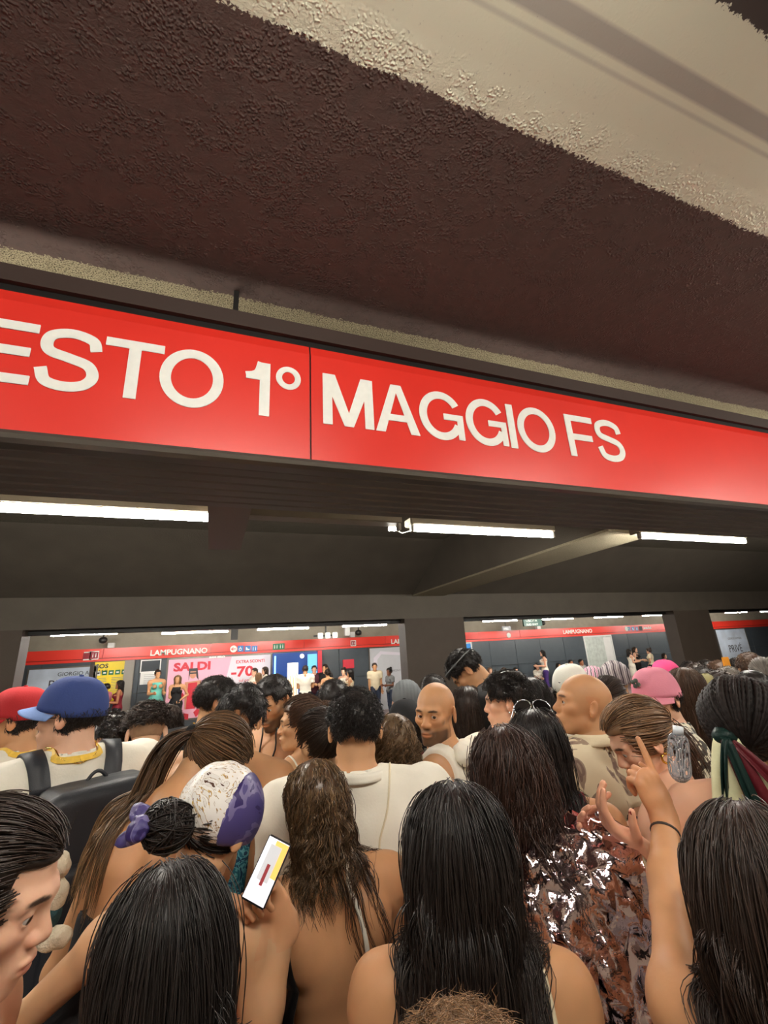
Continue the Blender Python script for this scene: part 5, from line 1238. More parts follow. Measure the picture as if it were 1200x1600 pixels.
# ---- grey beanie, dark cap and rucksack
R = person('man in a plain grey beanie, left of the brown column base', 634, 1066, 2.7, face=-20, sex='m', skin='fair'); beanie(R, cloth('grey_knit', (112, 116, 118))); tee(R, C_BLACK); lower(R)
R = person('person in a black cap and red top just left of the central bald man', 632, 1098, 2.32, face=-25, sex='m', skin='tan', head=(0, 15, 0)); shorthair(R, 'black', under=True); ballcap(R, cloth('black_cap', (38, 38, 40))); tee(R, C_RED, seed=2.); lower(R)
backpack(R, 'dark grey rucksack worn between the curly haired woman and the bald man', M_NYL2, hx=(.078, .045, .105), c=(.02, -.11, .70))
R = person('person with black hair whose crown shows just behind the bald man', 676, 1056, 3.05, face=-20, sex='m', skin='tan'); shorthair(R, 'black', n=300); tee(R, C_GREY); lower(R)
# ---- tall man in black tee
R = person('tall man with headband bowing his head, in a black tee, before the column', 706, 1028, 2.75, face=44, headface=60, head=(0, 30, 0), lean=20, sex='m', skin='tan', hh=.004, detail=1)
shorthair(R, 'black', th=.013, length=.035, n=1000, curl=.002, lump=.006)
hb = [tuple(headframe(R, ((.086 + .008) * math.cos(a), -.012 + .112 * math.sin(a), .075 + .014 * math.sin(a)))) for a in np.linspace(0, 2 * PI, 30)]
MB().tube(hb, .004, 6).build('headband', C_GREY, R.root, True)
tee(R, C_BLACK, sleeve=.6); lower(R)
def back_text(R, s, size, x, z, y=-.12, m=None):
    J = R.J; c = bpy.data.curves.new('t', 'FONT'); c.body = s; c.size = size; c.align_x = 'CENTER'; o = bpy.data.objects.new('t', c); COL.objects.link(o)
    me = bpy.data.meshes.new_from_object(o.evaluated_get(bpy.context.evaluated_depsgraph_get())); bpy.data.objects.remove(o)
    bm = bmesh.new(); bm.from_mesh(me); bmesh.ops.subdivide_edges(bm, edges=bm.edges, cuts=1); bm.to_mesh(me); bm.free()
    P = np.array([v.co[:] for v in me.vertices], np.float32); Q = np.array([J.U(x, y, z) + J.T @ V3(p[0], 0, p[1]) for p in P], np.float32)
    for _ in range(8):
        sdf = R.collide(Q); Q = Q + (J.T @ V3(0, 1, 0))[None] * (sdf - .003)[:, None] * .8
    for v_, q in zip(me.vertices, Q): v_.co = tuple(map(float, q))
    me.materials.clear(); me.materials.append(m or m_wht); o = bpy.data.objects.new('back_lettering', me); COL.objects.link(o); o.parent = R.root
back_text(R, 'GARI', .105, .035, .745)
R = person('woman with long dark hair and bare shoulder just right of the central bald man', 729, 1074, 2.45, face=-30, sex='f', skin='tan'); longhair(R, 'dark', .36, n=220, kids=9, wave=.005); tee(R, C_CREAM, tank=True); lower(R)
R = person('curly black haired man with an earring turned left, in white tee before the far wall', 788, 1054, 2.15, face=-10, headface=54, sex='m', skin='fair', hh=.004, detail=1, head=(0, 4, 0))
shorthair(R, 'black', th=.018, length=.035, n=1200, curl=.004, cfreq=60, lump=.008, rough=.3); earring(R, -1, M_SILV, .01); tee(R, C_WHITE); lower(R)
R = person('woman with dark wavy hair right of the curly haired man', 829, 1060, 2.4, face=-30, sex='f', skin='olive'); longhair(R, 'black', .3, n=200, kids=9, wave=.008); tee(R, pattern_mat('leopard_print', [(40, 34, 30), (200, 180, 140)], 30, 'wave', dist=6)); lower(R)
R = person('person with loose brown hair behind the white cap', 862, 1076, 2.75, face=-40, sex='f', skin='olive'); longhair(R, 'brown', .25, n=160, kids=8); tee(R, C_BLACK); lower(R)
# ---- sunglasses on head
R = person('woman with long black hair and sunglasses pushed up on her head, behind the foil jacket', 832, 1112, 1.5, face=-38, head=(0, 6, 0), sex='f', skin='tan', h=.008); longhair(R, 'black', .45, n=260, kids=12, wave=.004)
sg = empty('sunglasses', (0, 0, 0)); sg.parent = R.root
for s_ in (-1, 1):
    ov = [tuple(headframe(R, (s_ * .034 + .030 * math.cos(a), .030 - .03 * abs(s_ * .034 + .030 * math.cos(a)) * 8, .142 + .022 * math.sin(a) - 3 * (s_ * .034 + .03 * math.cos(a)) ** 2))) for a in np.linspace(0, 2 * PI, 22)]
    MB().tube(ov, .0024, 6).build('glasses_frame', M_SILV, sg, True); MB().raw(ov[:-1], [tuple(range(21))]).build('lens', M_LENS, sg)
    MB().tube([tuple(headframe(R, (s_ * .066, .02, .128))), tuple(headframe(R, (s_ * .093, -.03, .06))), tuple(headframe(R, (s_ * .094, -.05, .02)))], .0024, 6).build('temple', M_SILV, sg, True)
True; tee(R, C_RED, tank=True); lower(R)
# ---- white cap
R = person('man in a white cap and plain white tee left of the gazing bald man', 887, 1043, 2.42, face=-42, headface=-72, sex='m', skin='tan', h=.008); shorthair(R, 'black', under=True); cp = ballcap(R, cloth('white_cap_cloth', (234, 232, 220)), tilt=6); tee(R, C_WHITE, fold=.008)
q = MB(); n = 24
q.tube([tuple(headframe(R, (.030 * math.cos(a), -.119 + .010 * abs(math.cos(a)) ** 2 + .03 * max(0, math.sin(a)) * .3, .045 + .030 * math.sin(a)))) for a in np.linspace(0, 2 * PI, 25)], .004, 6).build('cap_opening_rim', C_WHITE, cp, True)
sdfmesh(R, 'cap_opening', lambda P: ell(((P - R.J.hc) @ R.J.H) / R.J.hs, (0, -.106, .045), (.028, .016, .028)), hair_mat(), headframe(R, (0, -.1, .05)) - .06, headframe(R, (0, -.1, .05)) + .06, .005, cp, True, lambda v: np.tile(np.array(HAIR['black']), (len(v), 1))); lower(R)
# ---- bald man with bird shirt
bird = pattern_mat('cream_bird_print', [(60, 48, 44), (120, 98, 88), (150, 130, 112), (222, 208, 176)], 6.5, 'noise', dist=1.6, pos=[0, .42, .46, .50], stretch=(1, 1, .7))
R = person('bald tanned man gazing up to the left, in cream shirt with brown bird print', 916, 1053, 1.8, face=8, headface=66, head=(0, -12, 0), sex='m', skin='tan', h=.008, hh=.0030, detail=2, eyes=True, look=(0, -4), brow=srgb(90, 60, 42), stubble=.12, armL='cross')
tee(R, bird, 'printed_shirt', sleeve=.85, off=.016, fold=.010, fs=15, neckr=.008); neck_loop(R, 'lanyard', M_YL, .012, .16)
J = R.J
grid_surface('collar', lambda u_, v_: J.neck0 + J.T @ V3((.046 + .012 * v_) * J.S * math.cos(u_ * 2 * PI), (.044 + .012 * v_) * J.S * math.sin(u_ * 2 * PI) + .004, (.030 - .020 * v_) * J.S + .008 - .03 * max(0, math.sin(u_ * 2 * PI))), 36, 5, C_CREAM, R.root, True, .003); lower(R)
# ---- woman behind him, patterned headscarf, pink cap etc.
R = person('woman with dark hair gathered behind and a small earring, right behind the bird shirt man', 948, 1060, 2.45, face=-50, headface=-72, sex='f', skin='brown', hh=.004); combed(R, (0, -.10, .03), 'dark', n=350); bun(R, (0, -.125, .03), .04, 'dark'); earring(R, 1, M_SILV, .008); tee(R, C_BLACK); lower(R)
scarfm = pattern_mat('striped_headscarf', [(70, 58, 66), (190, 180, 176), (120, 104, 116), (90, 78, 84), (170, 160, 158)], 9, 'wave', dist=2.5)
R = person('person in a striped grey and mauve headscarf behind the bird shirt man', 957, 1036, 2.7, face=-45, sex='f', skin='olive'); beanie(R, scarfm, 'headscarf', slack=.02); tee(R, C_BLACK); lower(R)
R = person('person in a pale swirled headscarf beside the striped headscarf', 925, 1044, 3.1, face=-45, sex='f', skin='olive'); beanie(R, pattern_mat('swirl_headscarf', [(190, 120, 150), (220, 214, 206), (110, 90, 100)], 14, 'wave', dist=5), 'headscarf'); tee(R, C_GREY); lower(R)
pinkm = cloth('faded_pink_cotton', (226, 142, 160)); 
R = person('person in a faded pink cap with a clover badge and a speckled shirt', 1016, 1049, 2.1, face=50, headface=94, head=(0, 10, 0), sex='m', skin='fair', hh=.0036, detail=2, eyes=True, h=.009); shorthair(R, 'black', under=True); cp = ballcap(R, pinkm, tilt=5); tee(R, pattern_mat('speckled_shirt_cloth', [(224, 216, 190), (66, 62, 54)], 42, 'voronoi', pos=[0, .52]), sleeve=.8, off=.016)
q = MB()
for k in range(4):
    a = k * PI / 2 + .4; c_ = (.013 * math.cos(a), .013 * math.sin(a)); q.tube([tuple(headframe(R, (c_[0], .108 - 1.2 * 0, .098 + c_[1]))), tuple(headframe(R, (c_[0], .114, .100 + c_[1])))], .010, 10)
q.build('clover_badge', cloth('grey_green_badge', (84, 92, 84)), cp, True); lower(R)
R = person('person in a bright pink cap, behind the faded pink cap', 1038, 1035, 2.95, face=-30, sex='f', skin='fair'); ballcap(R, cloth('bright_pink_cap', (236, 84, 140))); tee(R, C_BLACK); lower(R)
R = person('woman with straight brown hair right of the faded pink cap', 1067, 1045, 2.5, face=-60, sex='f', skin='fair', h=.01); longhair(R, 'brown', .36, n=240, kids=10, part=.0); tee(R, C_BLACK); lower(R)
R = person('person in an olive green cap among the far right heads', 1103, 1057, 3.2, face=-55, sex='m', skin='tan'); shorthair(R, 'dark', under=True); ballcap(R, cloth('olive_cap', (142, 134, 92))); tee(R, C_GREY); lower(R)
fr_ = [(1085, 1034, 4.1, 'dark', 'a dark haired head just right of the bright pink cap'), (1101, 1029, 4.6, 'black', 'a small black haired head below the right column'), (1120, 1030, 4.2, 'brown', 'a brown haired head below the right column, left of the orange object'), (1136, 1040, 3.5, 'grey', 'a grey haired head under the grey fashion poster'),
       (1096, 1040, 3.95, 'black', 'a black haired head above the olive cap'), (1150, 1026, 4.4, 'black', 'a black haired head right of the orange object'), (1168, 1018, 3.6, 'brown', 'a tall brown haired head at the far right under the poster'), (1196, 1034, 3.7, 'black', 'a dark head cut by the right picture edge'), (1120, 1046, 3.2, 'dark', 'a dark haired head between the olive cap and the grey haired head'), (1075, 1031, 4.8, 'black', 'the smallest black haired head beside the right column base')]
fr_ = [f_ for f_ in fr_]
for i, (u, v, d, hc_, lb) in enumerate(fr_):
    R = person('person with ' + lb, u, v + 4, d, face=-60 + (i * 37) % 40, sex='mf'[i % 2], skin=['tan', 'olive', 'fair'][i % 3], h=.014, hh=.008); shorthair(R, hc_, n=260, width=.003, h=.008); tee(R, [C_BLACK, C_GREY, C_WHITE, C_TAN][i % 4]); lower(R)
R = person('man with cropped black hair and bare neck at the right, behind the braided bun', 1172, 1050, 2.6, face=-60, sex='m', skin='tan'); shorthair(R, 'black', n=500, length=.02, th=.010); tee(R, C_TAN); lower(R)
R = person('person with dark wavy hair and hair slide at the right edge', 1190, 1030, 3.1, face=-60, sex='f', skin='tan'); combed(R, (0, -.11, .02), 'grey', n=300); tee(R, C_TAN); lower(R)
# ---- left side
R = person('man in a red cap with a yellow lanyard at the left edge', 38, 1079, 2.0, face=55, headface=88, head=(0, 2, 0), sex='m', skin='tan', hh=.004, detail=1, h=.009); shorthair(R, 'black', under=True); ballcap(R, cloth('red_cap_cloth', (168, 42, 46)), tilt=5); tee(R, C_WHITE, fold=.009); neck_loop(R, 'lanyard', M_YL, .022, .16); lower(R)
R = person('man in a blue cap facing left, in a white tee with a backpack', 124, 1064, 1.68, face=28, headface=76, head=(0, 0, 0), sex='m', skin='fair', hh=.0032, detail=2, eyes=True, h=.008, armL='bent', build=1.08)
shorthair(R, 'black', under=True)
ballcap(R, cloth('blue_cap_cloth', (58, 74, 128)), cloth('light_blue_brim', (116, 142, 194)), tilt=6); glasses(R); tee(R, C_WHITE, sleeve=.7, off=.014, fold=.009, fs=15); neck_loop(R, 'lanyard', M_YL, .022, .2)
strap(R, 'neck_chain', [R.J.U(-.04, -.0, .86), R.J.U(-.03, -.05, .84), R.J.U(.0, -.07, .83), R.J.U(.03, -.05, .84), R.J.U(.04, 0, .86)], .01, M_GOLD, .004, round_=.002); earring(R, 1, M_SILV, .008)
BP = backpack(R, 'large black backpack on the back of the man in the blue cap', M_NYLON, c=(.02, -.112, .665), hx=(.085, .052, .14), strap_w=.055, m2=M_NYLON); lower(R)
chm = empty('plush_charm', tuple(atd(92, 1352, 1.0)), 0, 'pale fluffy plush charm hanging from the black backpack beside the blurred face', 'keyring')
mp_ = mat('cream_plush', srgb(206, 194, 170), .9, bump=1., bscale=200, bdist=.004); mt_ = mat('teal_plush', srgb(34, 66, 70), .9, bump=.6, bscale=100)
for nm, c_, r_, m_ in (('head', (0, 0, 0), (.024, .022, .027), mp_), ('body', (.0, 0, -.055), (.026, .02, .034), mp_), ('skirt', (-.012, 0, -.09), (.03, .02, .03), mt_), ('foot', (.01, .0, -.135), (.036, .02, .022), mp_)):
    v, F = polygonize(lambda P: ell(P, c_, r_) - .003 * wob(P, 150.), np.array(c_) - .06, np.array(c_) + .06, .004); add_mesh(nm, v, F, m_, chm, True)
MB().tube([(0, 0, .02), (.01, 0, .06), (.02, .01, .10)], .002, 6).build('cord', m_black, chm)
R = person('person with short glossy black curls and a lilac hair clip, right of the blue cap', 177, 1118, 2.25, face=30, headface=66, sex='f', skin='fair', hh=.004, detail=1); shorthair(R, 'black', th=.015, length=.035, n=900, curl=.003, lump=.006, rough=.25); tee(R, C_GREY, tank=True)
MB().tube([tuple(headframe(R, (-.06, -.06, -.05))), tuple(headframe(R, (-.075, -.04, -.06))), tuple(headframe(R, (-.07, -.02, -.075)))], .014, 8).build('lilac_hair_clip', cloth('lilac', (190, 150, 210)), R.root, True); lower(R)
R = person('woman with a mass of dark curls behind the shaved nape', 262, 1102, 2.6, face=-5, sex='f', skin='olive'); longhair(R, 'dark', .22, n=220, kids=8, wave=.014, cfreq=12, jit=.10); tee(R, C_BLACK); lower(R)
R = person('person with a shaved nape, curls on top and a black tie at the neck', 234, 1104, 2.1, face=2, sex='f', skin=srgb(230, 190, 160), hh=.004, head=(0, 14, 0)); shorthair(R, 'dark', th=.018, length=.05, n=500, curl=.008, cap='top', region=lambda q: (q[:, 2] > .045) & ~((q[:, 1] > .07) & (q[:, 2] < .06)), width=.002)
sdfmesh(R, 'nape_stubble', lambda P: smax(ell(((P - R.J.hc) @ R.J.H) / R.J.hs, (0, -.014, .034), (.0772, .0995, .0875)), np.maximum(-.02 - ((P - R.J.hc) @ R.J.H)[:, 2], ((P - R.J.hc) @ R.J.H)[:, 1] - .01), .005), mat('cropped_hair', srgb(150, 118, 92), .8, var=.1, vscale=60), R.J.hc - .13, R.J.hc + .13, .005)
tee(R, C_BLACK, tank=True, cutf=lambda q, P: q[:, 2] - .79 + .0 * q[:, 0]); strap(R, 'neck_tie', [R.J.U(-.045, .01, .86), R.J.U(-.02, -.04, .855), R.J.U(.02, -.04, .855), R.J.U(.045, .01, .86)], .018, C_BLACK, .006, .006)
sdfmesh(R, 'tie_knot', lambda P: np.minimum(ell(P, R.J.U(-.012, -.05, .855), (.022, .012, .018)), ell(P, R.J.U(.014, -.05, .852), (.02, .012, .016))) - .002 * wob(P, 120.), C_BLACK, R.J.U(-.04, -.08, .83), R.J.U(.04, -.02, .88), .005); lower(R); earring(R, 1, M_SILV, .008)
R = person('young man with wavy black hair in a black tee and yellow lanyard, facing right', 345, 1061, 2.5, face=-25, headface=-84, head=(0, 12, 0), sex='m', skin='tan', hh=.004, detail=1); shorthair(R, 'black', th=.013, length=.035, n=1000, curl=.002, lump=.006); tee(R, C_BLACK, sleeve=.6); neck_loop(R, 'lanyard', M_YL, .022, .15); lower(R)
R = person('bearded man looking down to the left, bare chested, behind the teal top', 420, 1060, 2.25, face=140, headface=140, head=(0, 20, 4), sex='m', skin='tan', hh=.0034, detail=2, eyes=True, stubble=.9, look=(0, 14), brow=srgb(26, 18, 14)); shorthair(R, 'black', n=500, length=.02, th=.010); lower(R)
strap(R, 'black_cord', [R.J.U(-.03, .04, .84), R.J.U(-.02, .09, .76), R.J.U(0, .1, .70), R.J.U(.02, .09, .76), R.J.U(.03, .04, .84)], .01, M_LEATHER, round_=.004)
R = person('woman with short dark hair leaning forward, bare back and turquoise patterned top', 388, 1082, 1.85, face=-32, head=(20, 16, 0), lean=24, side=4, sex='f', skin='tan', h=.008, armR='bent', build=1.12); shorthair(R, 'black', n=500, length=.04, th=.016); tee(R, pattern_mat('teal_pattern', [(40, 110, 130), (110, 180, 190), (30, 70, 100)], 26, 'noise', dist=2, pos=[0, .45, .55]), 'bandeau_top', tank=True, cutf=lambda q, P: q[:, 2] - .735); lower(R)
R = person('person whose dark crown shows just behind the white shirt man', 521, 1064, 2.6, face=-15, sex='m', skin='olive'); shorthair(R, 'black', n=300); glasses(R); tee(R, C_BLACK); lower(R)
# ---- braided ponytail
R = person('woman bending right with a long streaked brown ponytail and bare tanned back', 376, 1138, 1.42, face=-34, headface=-48, head=(0, 30, 12), lean=22, side=8, sex='f', skin='tan', h=.007, build=.82, armR='phone', armL='cross')
combed(R, (-.03, -.10, .0), srgb(96, 70, 46), n=600, kids=7, tint=.45, width=.0013)
tail(R, (-.03, -.112, -.002), (-.6, -.5, -.7), srgb(66, 46, 34), .52, n=30, kids=16, spread=.004, rad=.010, grav=.26, tip=srgb(120, 92, 62), tint=.55, wave=.004, jit=.03, flow=lambda p, t: np.array([-.02, -.03, 0]) * (t < .5))
J = R.J; tee(R, C_BLACK, 'top', tank=True, cutf=lambda q, P: q[:, 2] - .70)
MB().tube([tuple(headframe(R, (-.028, -.108, .0))), tuple(headframe(R, (-.045, -.125, -.004)))], .018, 12).build('hair_tie', C_BLACK, R.root, True); lower(R)
# ---- scarf woman with phone
sc_m = pattern_mat('white_gold_scarf', [(84, 58, 44), (226, 222, 216), (150, 120, 80), (236, 232, 226), (196, 160, 84), (120, 96, 110), (226, 222, 216)], 9, 'noise', dist=5.5, pos=[0, .34, .44, .452, .575, .60, .612], rough=.35)
vio = pattern_mat('violet_scarf', [(48, 38, 88), (76, 68, 122), (116, 108, 150), (52, 40, 96), (130, 56, 92)], 5, 'noise', dist=2., pos=[0, .40, .50, .54, .64], rough=.35)
PHW = atd(428, 1385, .93)
R = person('woman in a white, gold and violet headscarf holding up a lit phone', 368, 1209, 1.12, face=-22, headface=-34, head=(0, 26, 10), side=2, lean=6, sex='f', skin='olive', h=.007, build=.86, armL=('px', (30, 1600, .90), (-90, 1720, .8)), armR=('px', (398, 1650, .84), (444, 1440, .945)), hands={1: dict(curl=(60, 62, 64, 66), thumb=(30, 40), Y=(-.5, .0, .8), Z=(.45, .75, .3), h=.003)})
J = R.J; combed(R, (-.02, -.10, -.02), 'black', n=200, th=.006, region=lambda q: r_full(q) & (q[:, 2] < .01))
q_ = lambda P: ((P - J.hc) @ J.H) / J.hs
def fs(P):
    q = q_(P); d = ell(q, (0, -.012, .040), (.095, .117, .104)) - .003 * np.abs(np.sin(q[:, 0] * 60 + q[:, 1] * 30)) ; return smax(d, -.018 + .30 * q[:, 1] - q[:, 2], .008) * J.hs
sdfmesh(R, 'headscarf', fs, sc_m, J.hc - .17, J.hc + .17, .005)
sdfmesh(R, 'scarf_border', lambda P: smax(smax(ell(q_(P), (.006, -.008, .040), (.098, .1195, .1065)) * J.hs, (-.020 + .30 * q_(P)[:, 1] - q_(P)[:, 2]), .006), (.040 - q_(P)[:, 0] * 1. - .30 * q_(P)[:, 1]), .006), vio, J.hc - .17, J.hc + .17, .005)
bun(R, (-.03, -.135, -.035), .048, 'black', sc=(1.1, 1, .95))
for k, (c_, r_, an) in enumerate((((-.092, -.150, -.035), (.046, .010, .022), 12), ((-.060, -.185, -.060), (.026, .014, .026), -30), ((-.082, -.165, -.075), (.036, .008, .016), -28))):
    sdfmesh(R, 'scarf_bow', lambda P: ell(q_(P), c_, r_, rotm(0, 0, an)) * J.hs - .0035 * folds(P, 60., k * 2., 2.), vio, headframe(R, c_) - .08, headframe(R, c_) + .08, .004)
tee(R, C_BLACK, 'top', tank=True, cutf=lambda q, P: q[:, 2] - .70); lower(R)
strap(R, 'necklace', [J.U(-.04, .0, .855), J.U(0, -.05, .845), J.U(.04, .0, .855)], .01, M_GOLD, round_=.0015)
ph = empty('phone', tuple(PHW + np.array([0.0, 0, -.0])), 0, 'lit smartphone showing a bright orange and white screen, held up in the crowd', 'phone')
px_ = (atd(437, 1325, .94) - atd(405, 1398, .89)); ax_z = px_ / np.linalg.norm(px_); cdir = np.array([0, 0, CAM_H]) - PHW; cdir /= np.linalg.norm(cdir); ax_y = cdir + np.array([-.15, 0, .1]); ax_x = np.cross(ax_y, ax_z); ax_x /= np.linalg.norm(ax_x); ax_y = np.cross(ax_z, ax_x)
ph.matrix_world = Matrix([[-ax_x[i], -ax_y[i], ax_z[i], (atd(417, 1360, .92))[i]] for i in range(3)] + [[0, 0, 0, 1]]) @ Matrix.Scale(.86, 4)
MB().box(-.031, .031, -.001, .008, -.066, .066, .003).build('phone_body', M_LEATHER, ph)
MB().box(-.028, .028, -.0024, -.001, -.062, .062).build('screen', mat('phone_screen_white', (1, 1, 1), .2, emit=srgb(226, 222, 240), estr=.5), ph)
MB().box(-.006, .028, -.0030, -.0024, -.010, .060).build('screen_picture', mat('phone_screen_orange', (1, .6, .2), .2, emit=srgb(250, 170, 70), estr=.6), ph)
MB().box(-.016, .014, -.0036, -.0030, -.022, .050).build('screen_window', mat('phone_screen_grey', (.5, .5, .5), .2, emit=srgb(196, 196, 200), estr=.5), ph); MB().box(-.004, .004, -.0042, -.0036, -.03, .012).build('screen_figure', mat('phone_screen_red', (.3, .05, .05), .2, emit=srgb(110, 40, 46), estr=.6), ph)
for x in (-.012, .0, .012): MB().tube([(x, -.002, -.063), (x, -.003, -.063)], .001, 6).build('key', m_black, ph)
# ---- foil jacket
R = person('woman with dark brown hair wearing a crumpled metallic rose foil jacket', 782, 1140, 1.2, face=-30, head=(10, 10, -4), sex='f', skin='tan', h=.008, build=1.1, armR='bent', armL='bent')
J = R.J; foil = mat('rose_foil', srgb(226, 204, 206), .12, 1., bump=.5, bscale=30, bdist=.01)
def ffo(P):
    d = f_torso(J, P)
    for s_ in (1, -1): d = smin(d, f_arm(J, P, s_, .012, 1.9, .01), .05)
    d = smin(d, ell(P, J.U(0, 0, .60), np.array((.14, .12, .22)) * J.S), .05)
    d = d - .028 - .014 * folds(P, 26, 1., .6) ; d = smax(d, -(rcone(P, J.neck0 + J.T @ V3(0, 0, .01), J.neck1 + J.T @ V3(0, 0, .1), .075, .09)), .01)
    return np.maximum(d, .40 * J.S - P[:, 2])
v, F = polygonize(ffo, np.array([-.45, -.35, .38 * J.S]), np.array([.45, .55, .88 * J.S]), .022)
rng = np.random.default_rng(3); v = v + rng.normal(0, .0075, v.shape).astype(np.float32)
T3 = np.concatenate([F[:, :3], F[:, [0, 2, 3]]]); add_mesh('foil_jacket', v, T3, foil, R.root, False)
old = R.collide; R.collide = lambda P: np.minimum(old(P), ffo(P))
longhair(R, srgb(62, 42, 34), .36, n=380, kids=11, wave=.010, jit=.05, spread=.010, lenvar=.4); lower(R)
# ---- long black haired woman, front centre right
R = person('woman with very long black hair, bare shoulders and a cream shoulder strap', 706, 1231, .90, face=-26, head=(0, 6, 0), sex='f', skin='tan', h=.006, hh=.005, armL='bent', armR='bent')
J = R.J; tee(R, C_BLACK, 'top', tank=True, cutf=lambda q, P: q[:, 2] - .72); strap(R, 'cream_strap', [J.U(.075, .06, .81), J.U(.066, .0, .855), J.U(.080, -.06, .80), J.U(.095, -.075, .72), J.U(.10, -.07, .62)], .012, C_CREAM, .004, round_=.0055)
longhair(R, 'black', .66, n=420, kids=16, widen=.36, wave=.005, jit=.035, cfreq=8, width=.0011, spread=.009, tip=srgb(48, 36, 28), tint=.35, lenvar=.35, clump=.9, rough=.46, grav=.3); lower(R)
# ---- woman in the front left
R = person('woman with long straight black hair, seen from behind below the white and violet headscarf', 262, 1358, .74, face=4, head=(0, 12, -4), sex='f', skin='tan', h=.006, hh=.005, armL='bent', armR='bent', build=1.0)
J = R.J; tee(R, C_BLACK, 'top', tank=True, cutf=lambda q, P: q[:, 2] - .70); longhair(R, 'black', .55, n=420, kids=16, rg=.078, widen=.22, wave=.003, cfreq=5, width=.0009, spread=.009, tint=.3, grav=.3, clump=.8, rough=.48, jit=.03); lower(R)
# ---- face at the left edge
R = person('young dark haired woman at the left edge, her face close and looking right', 20, 1262, .68, face=-92, headface=-98, head=(0, 16, 0), sex='f', skin='fair', h=.007, hh=.0028, detail=2, eyes=True, brow=HAIR['black'], look=(-6, 8), armL='bent', armR='bent')
combed(R, (0, -.10, .0), 'dark', n=700, kids=8, width=.0010, spread=.004); tee(R, C_BLACK, tank=True, cutf=lambda q, P: q[:, 2] - .72); lower(R)
# ---- woman with gold earring
HN = dict(curl=(20, 26, 30, 36), thumb=(40, 15))
R = person('woman with light brown hair and a gold hoop earring looking down at her hands', 968, 1101, 1.47, face=30, headface=66, head=(0, 28, 0), sex='f', skin='fair', h=.007, hh=.0034, detail=2, eyes=True, look=(0, 15), armL=('px', (1035, 1440, 1.10), (978, 1325, 1.08)), armR=('px', (1050, 1430, .98), (1000, 1330, 1.02)),
           hands={-1: dict(HN, Y=(-.8, .25, .45), Z=(-.1, .8, -.5)), 1: dict(HN, Y=(-.65, .2, .65), Z=(-.5, .2, -.8))})
combed(R, (0, -.10, .0), 'light', n=700, kids=8, tint=.5, width=.0013); tail(R, (.02, -.09, -.02), (.1, -.2, -1), 'brown', .22, n=50, kids=14, rad=.04, spread=.012); earring(R, -1, M_GOLD, .0035, hoop=.014); tee(R, C_BLACK, tank=True, cutf=lambda q, P: q[:, 2] - .76)
def nails(R, sd, m, k0=0):
    for pts, rr in R.hands[sd][0][5][k0:]:
        d_ = (pts[3] - pts[2]); d_ /= np.linalg.norm(d_); Zs = R.hands[sd][0][3]; c_ = pts[3] + Zs * rr[3] * .75 + d_ * .001
        X = np.cross(d_, Zs); X /= np.linalg.norm(X); M = np.stack([X, d_, np.cross(X, d_)], 1).astype(np.float32)
        v, F = polygonize(lambda P: ell(P, c_, (.0052, .0078, .003), M), np.array(c_) - .012, np.array(c_) + .012, .0022); add_mesh('fingernail', v, F, m, R.root, True)
M_RN = mat('red_nail_polish', srgb(130, 24, 34), .15, spec=.7); nails(R, 1, M_RN); nails(R, -1, M_RN)
el, wr = R.J.arm[-1]; MB().tube([tuple(wr + (el - wr) * .12 + rotm() @ (np.array([math.cos(a), 0, 0]) * .027 + np.array([0, math.sin(a), 0]) * .027 + (el - wr) / np.linalg.norm(el - wr) * 0)) for a in np.linspace(0, 2 * PI, 20)], .0022, 6).build('bracelet', M_GOLD, R.root, True); lower(R)
# ---- braided bun with scarf
R = person('woman with braided black hair swept up, tied with a cream, green and burgundy scarf', 1150, 1068, 1.24, face=-60, head=(0, 4, 0), sex='f', skin='fair', h=.008)
J = R.J
def braids(R, c, rad, n, seed=1):
    rng = np.random.default_rng(seed); K = 40; out = []; t = np.linspace(0, 1, K)
    for i in range(n):
        a0 = rng.uniform(-1.5, 1.5) if i % 4 else rng.uniform(-PI, PI); b0 = rng.uniform(-.2, 1.0)
        s0 = np.array([math.cos(b0) * math.sin(a0), -math.cos(b0) * math.cos(a0) * .4 + .5, math.sin(b0)]); s0 /= np.linalg.norm(s0); e0 = np.array([-.05, -.75, -.62]); e0 /= np.linalg.norm(e0)
        om = math.acos(np.clip(s0 @ e0, -.99, .99)); P = (np.sin((1 - t) * om)[:, None] * s0 + np.sin(t * om)[:, None] * e0) / math.sin(om)
        P = np.array(c) + P * np.array(rad); P += rng.normal(0, .002, 3); out.append(P)
    C = np.array(out); r = .0048 * (1 + .28 * np.sin(t * 90))[None] * np.ones((n, 1)); C = J.hc + (C * J.hs) @ J.H.T
    core = polygonize(lambda Q: ell(((Q - J.hc) @ J.H) / J.hs, c, np.array(rad) * .985) * J.hs, headframe(R, c) - .2, headframe(R, c) + .2, .008)
    return hair_obj(J, C, r, srgb(30, 24, 22), R.root, 'braids', .2, None, 1, 5, (core[0], core[1], np.array(HAIR['black'], np.float32) * .5), rough=.62)
braids(R, (0, -.045, .034), (.102, .134, .106), 260)
q_ = lambda P: ((P - J.hc) @ J.H) / J.hs
green = cloth('dark_green_silk', (22, 44, 40), .4); cream = cloth('cream_silk', (222, 222, 180), .4); burg = cloth('burgundy_silk', (92, 26, 34), .4)
kc = (-.045, -.156, -.008); sdfmesh(R, 'scarf_knot', lambda P: ell(q_(P), kc, (.030, .026, .026)) * J.hs - .004 * wob(P, 80.), green, headframe(R, kc) - .07, headframe(R, kc) + .07, .005)
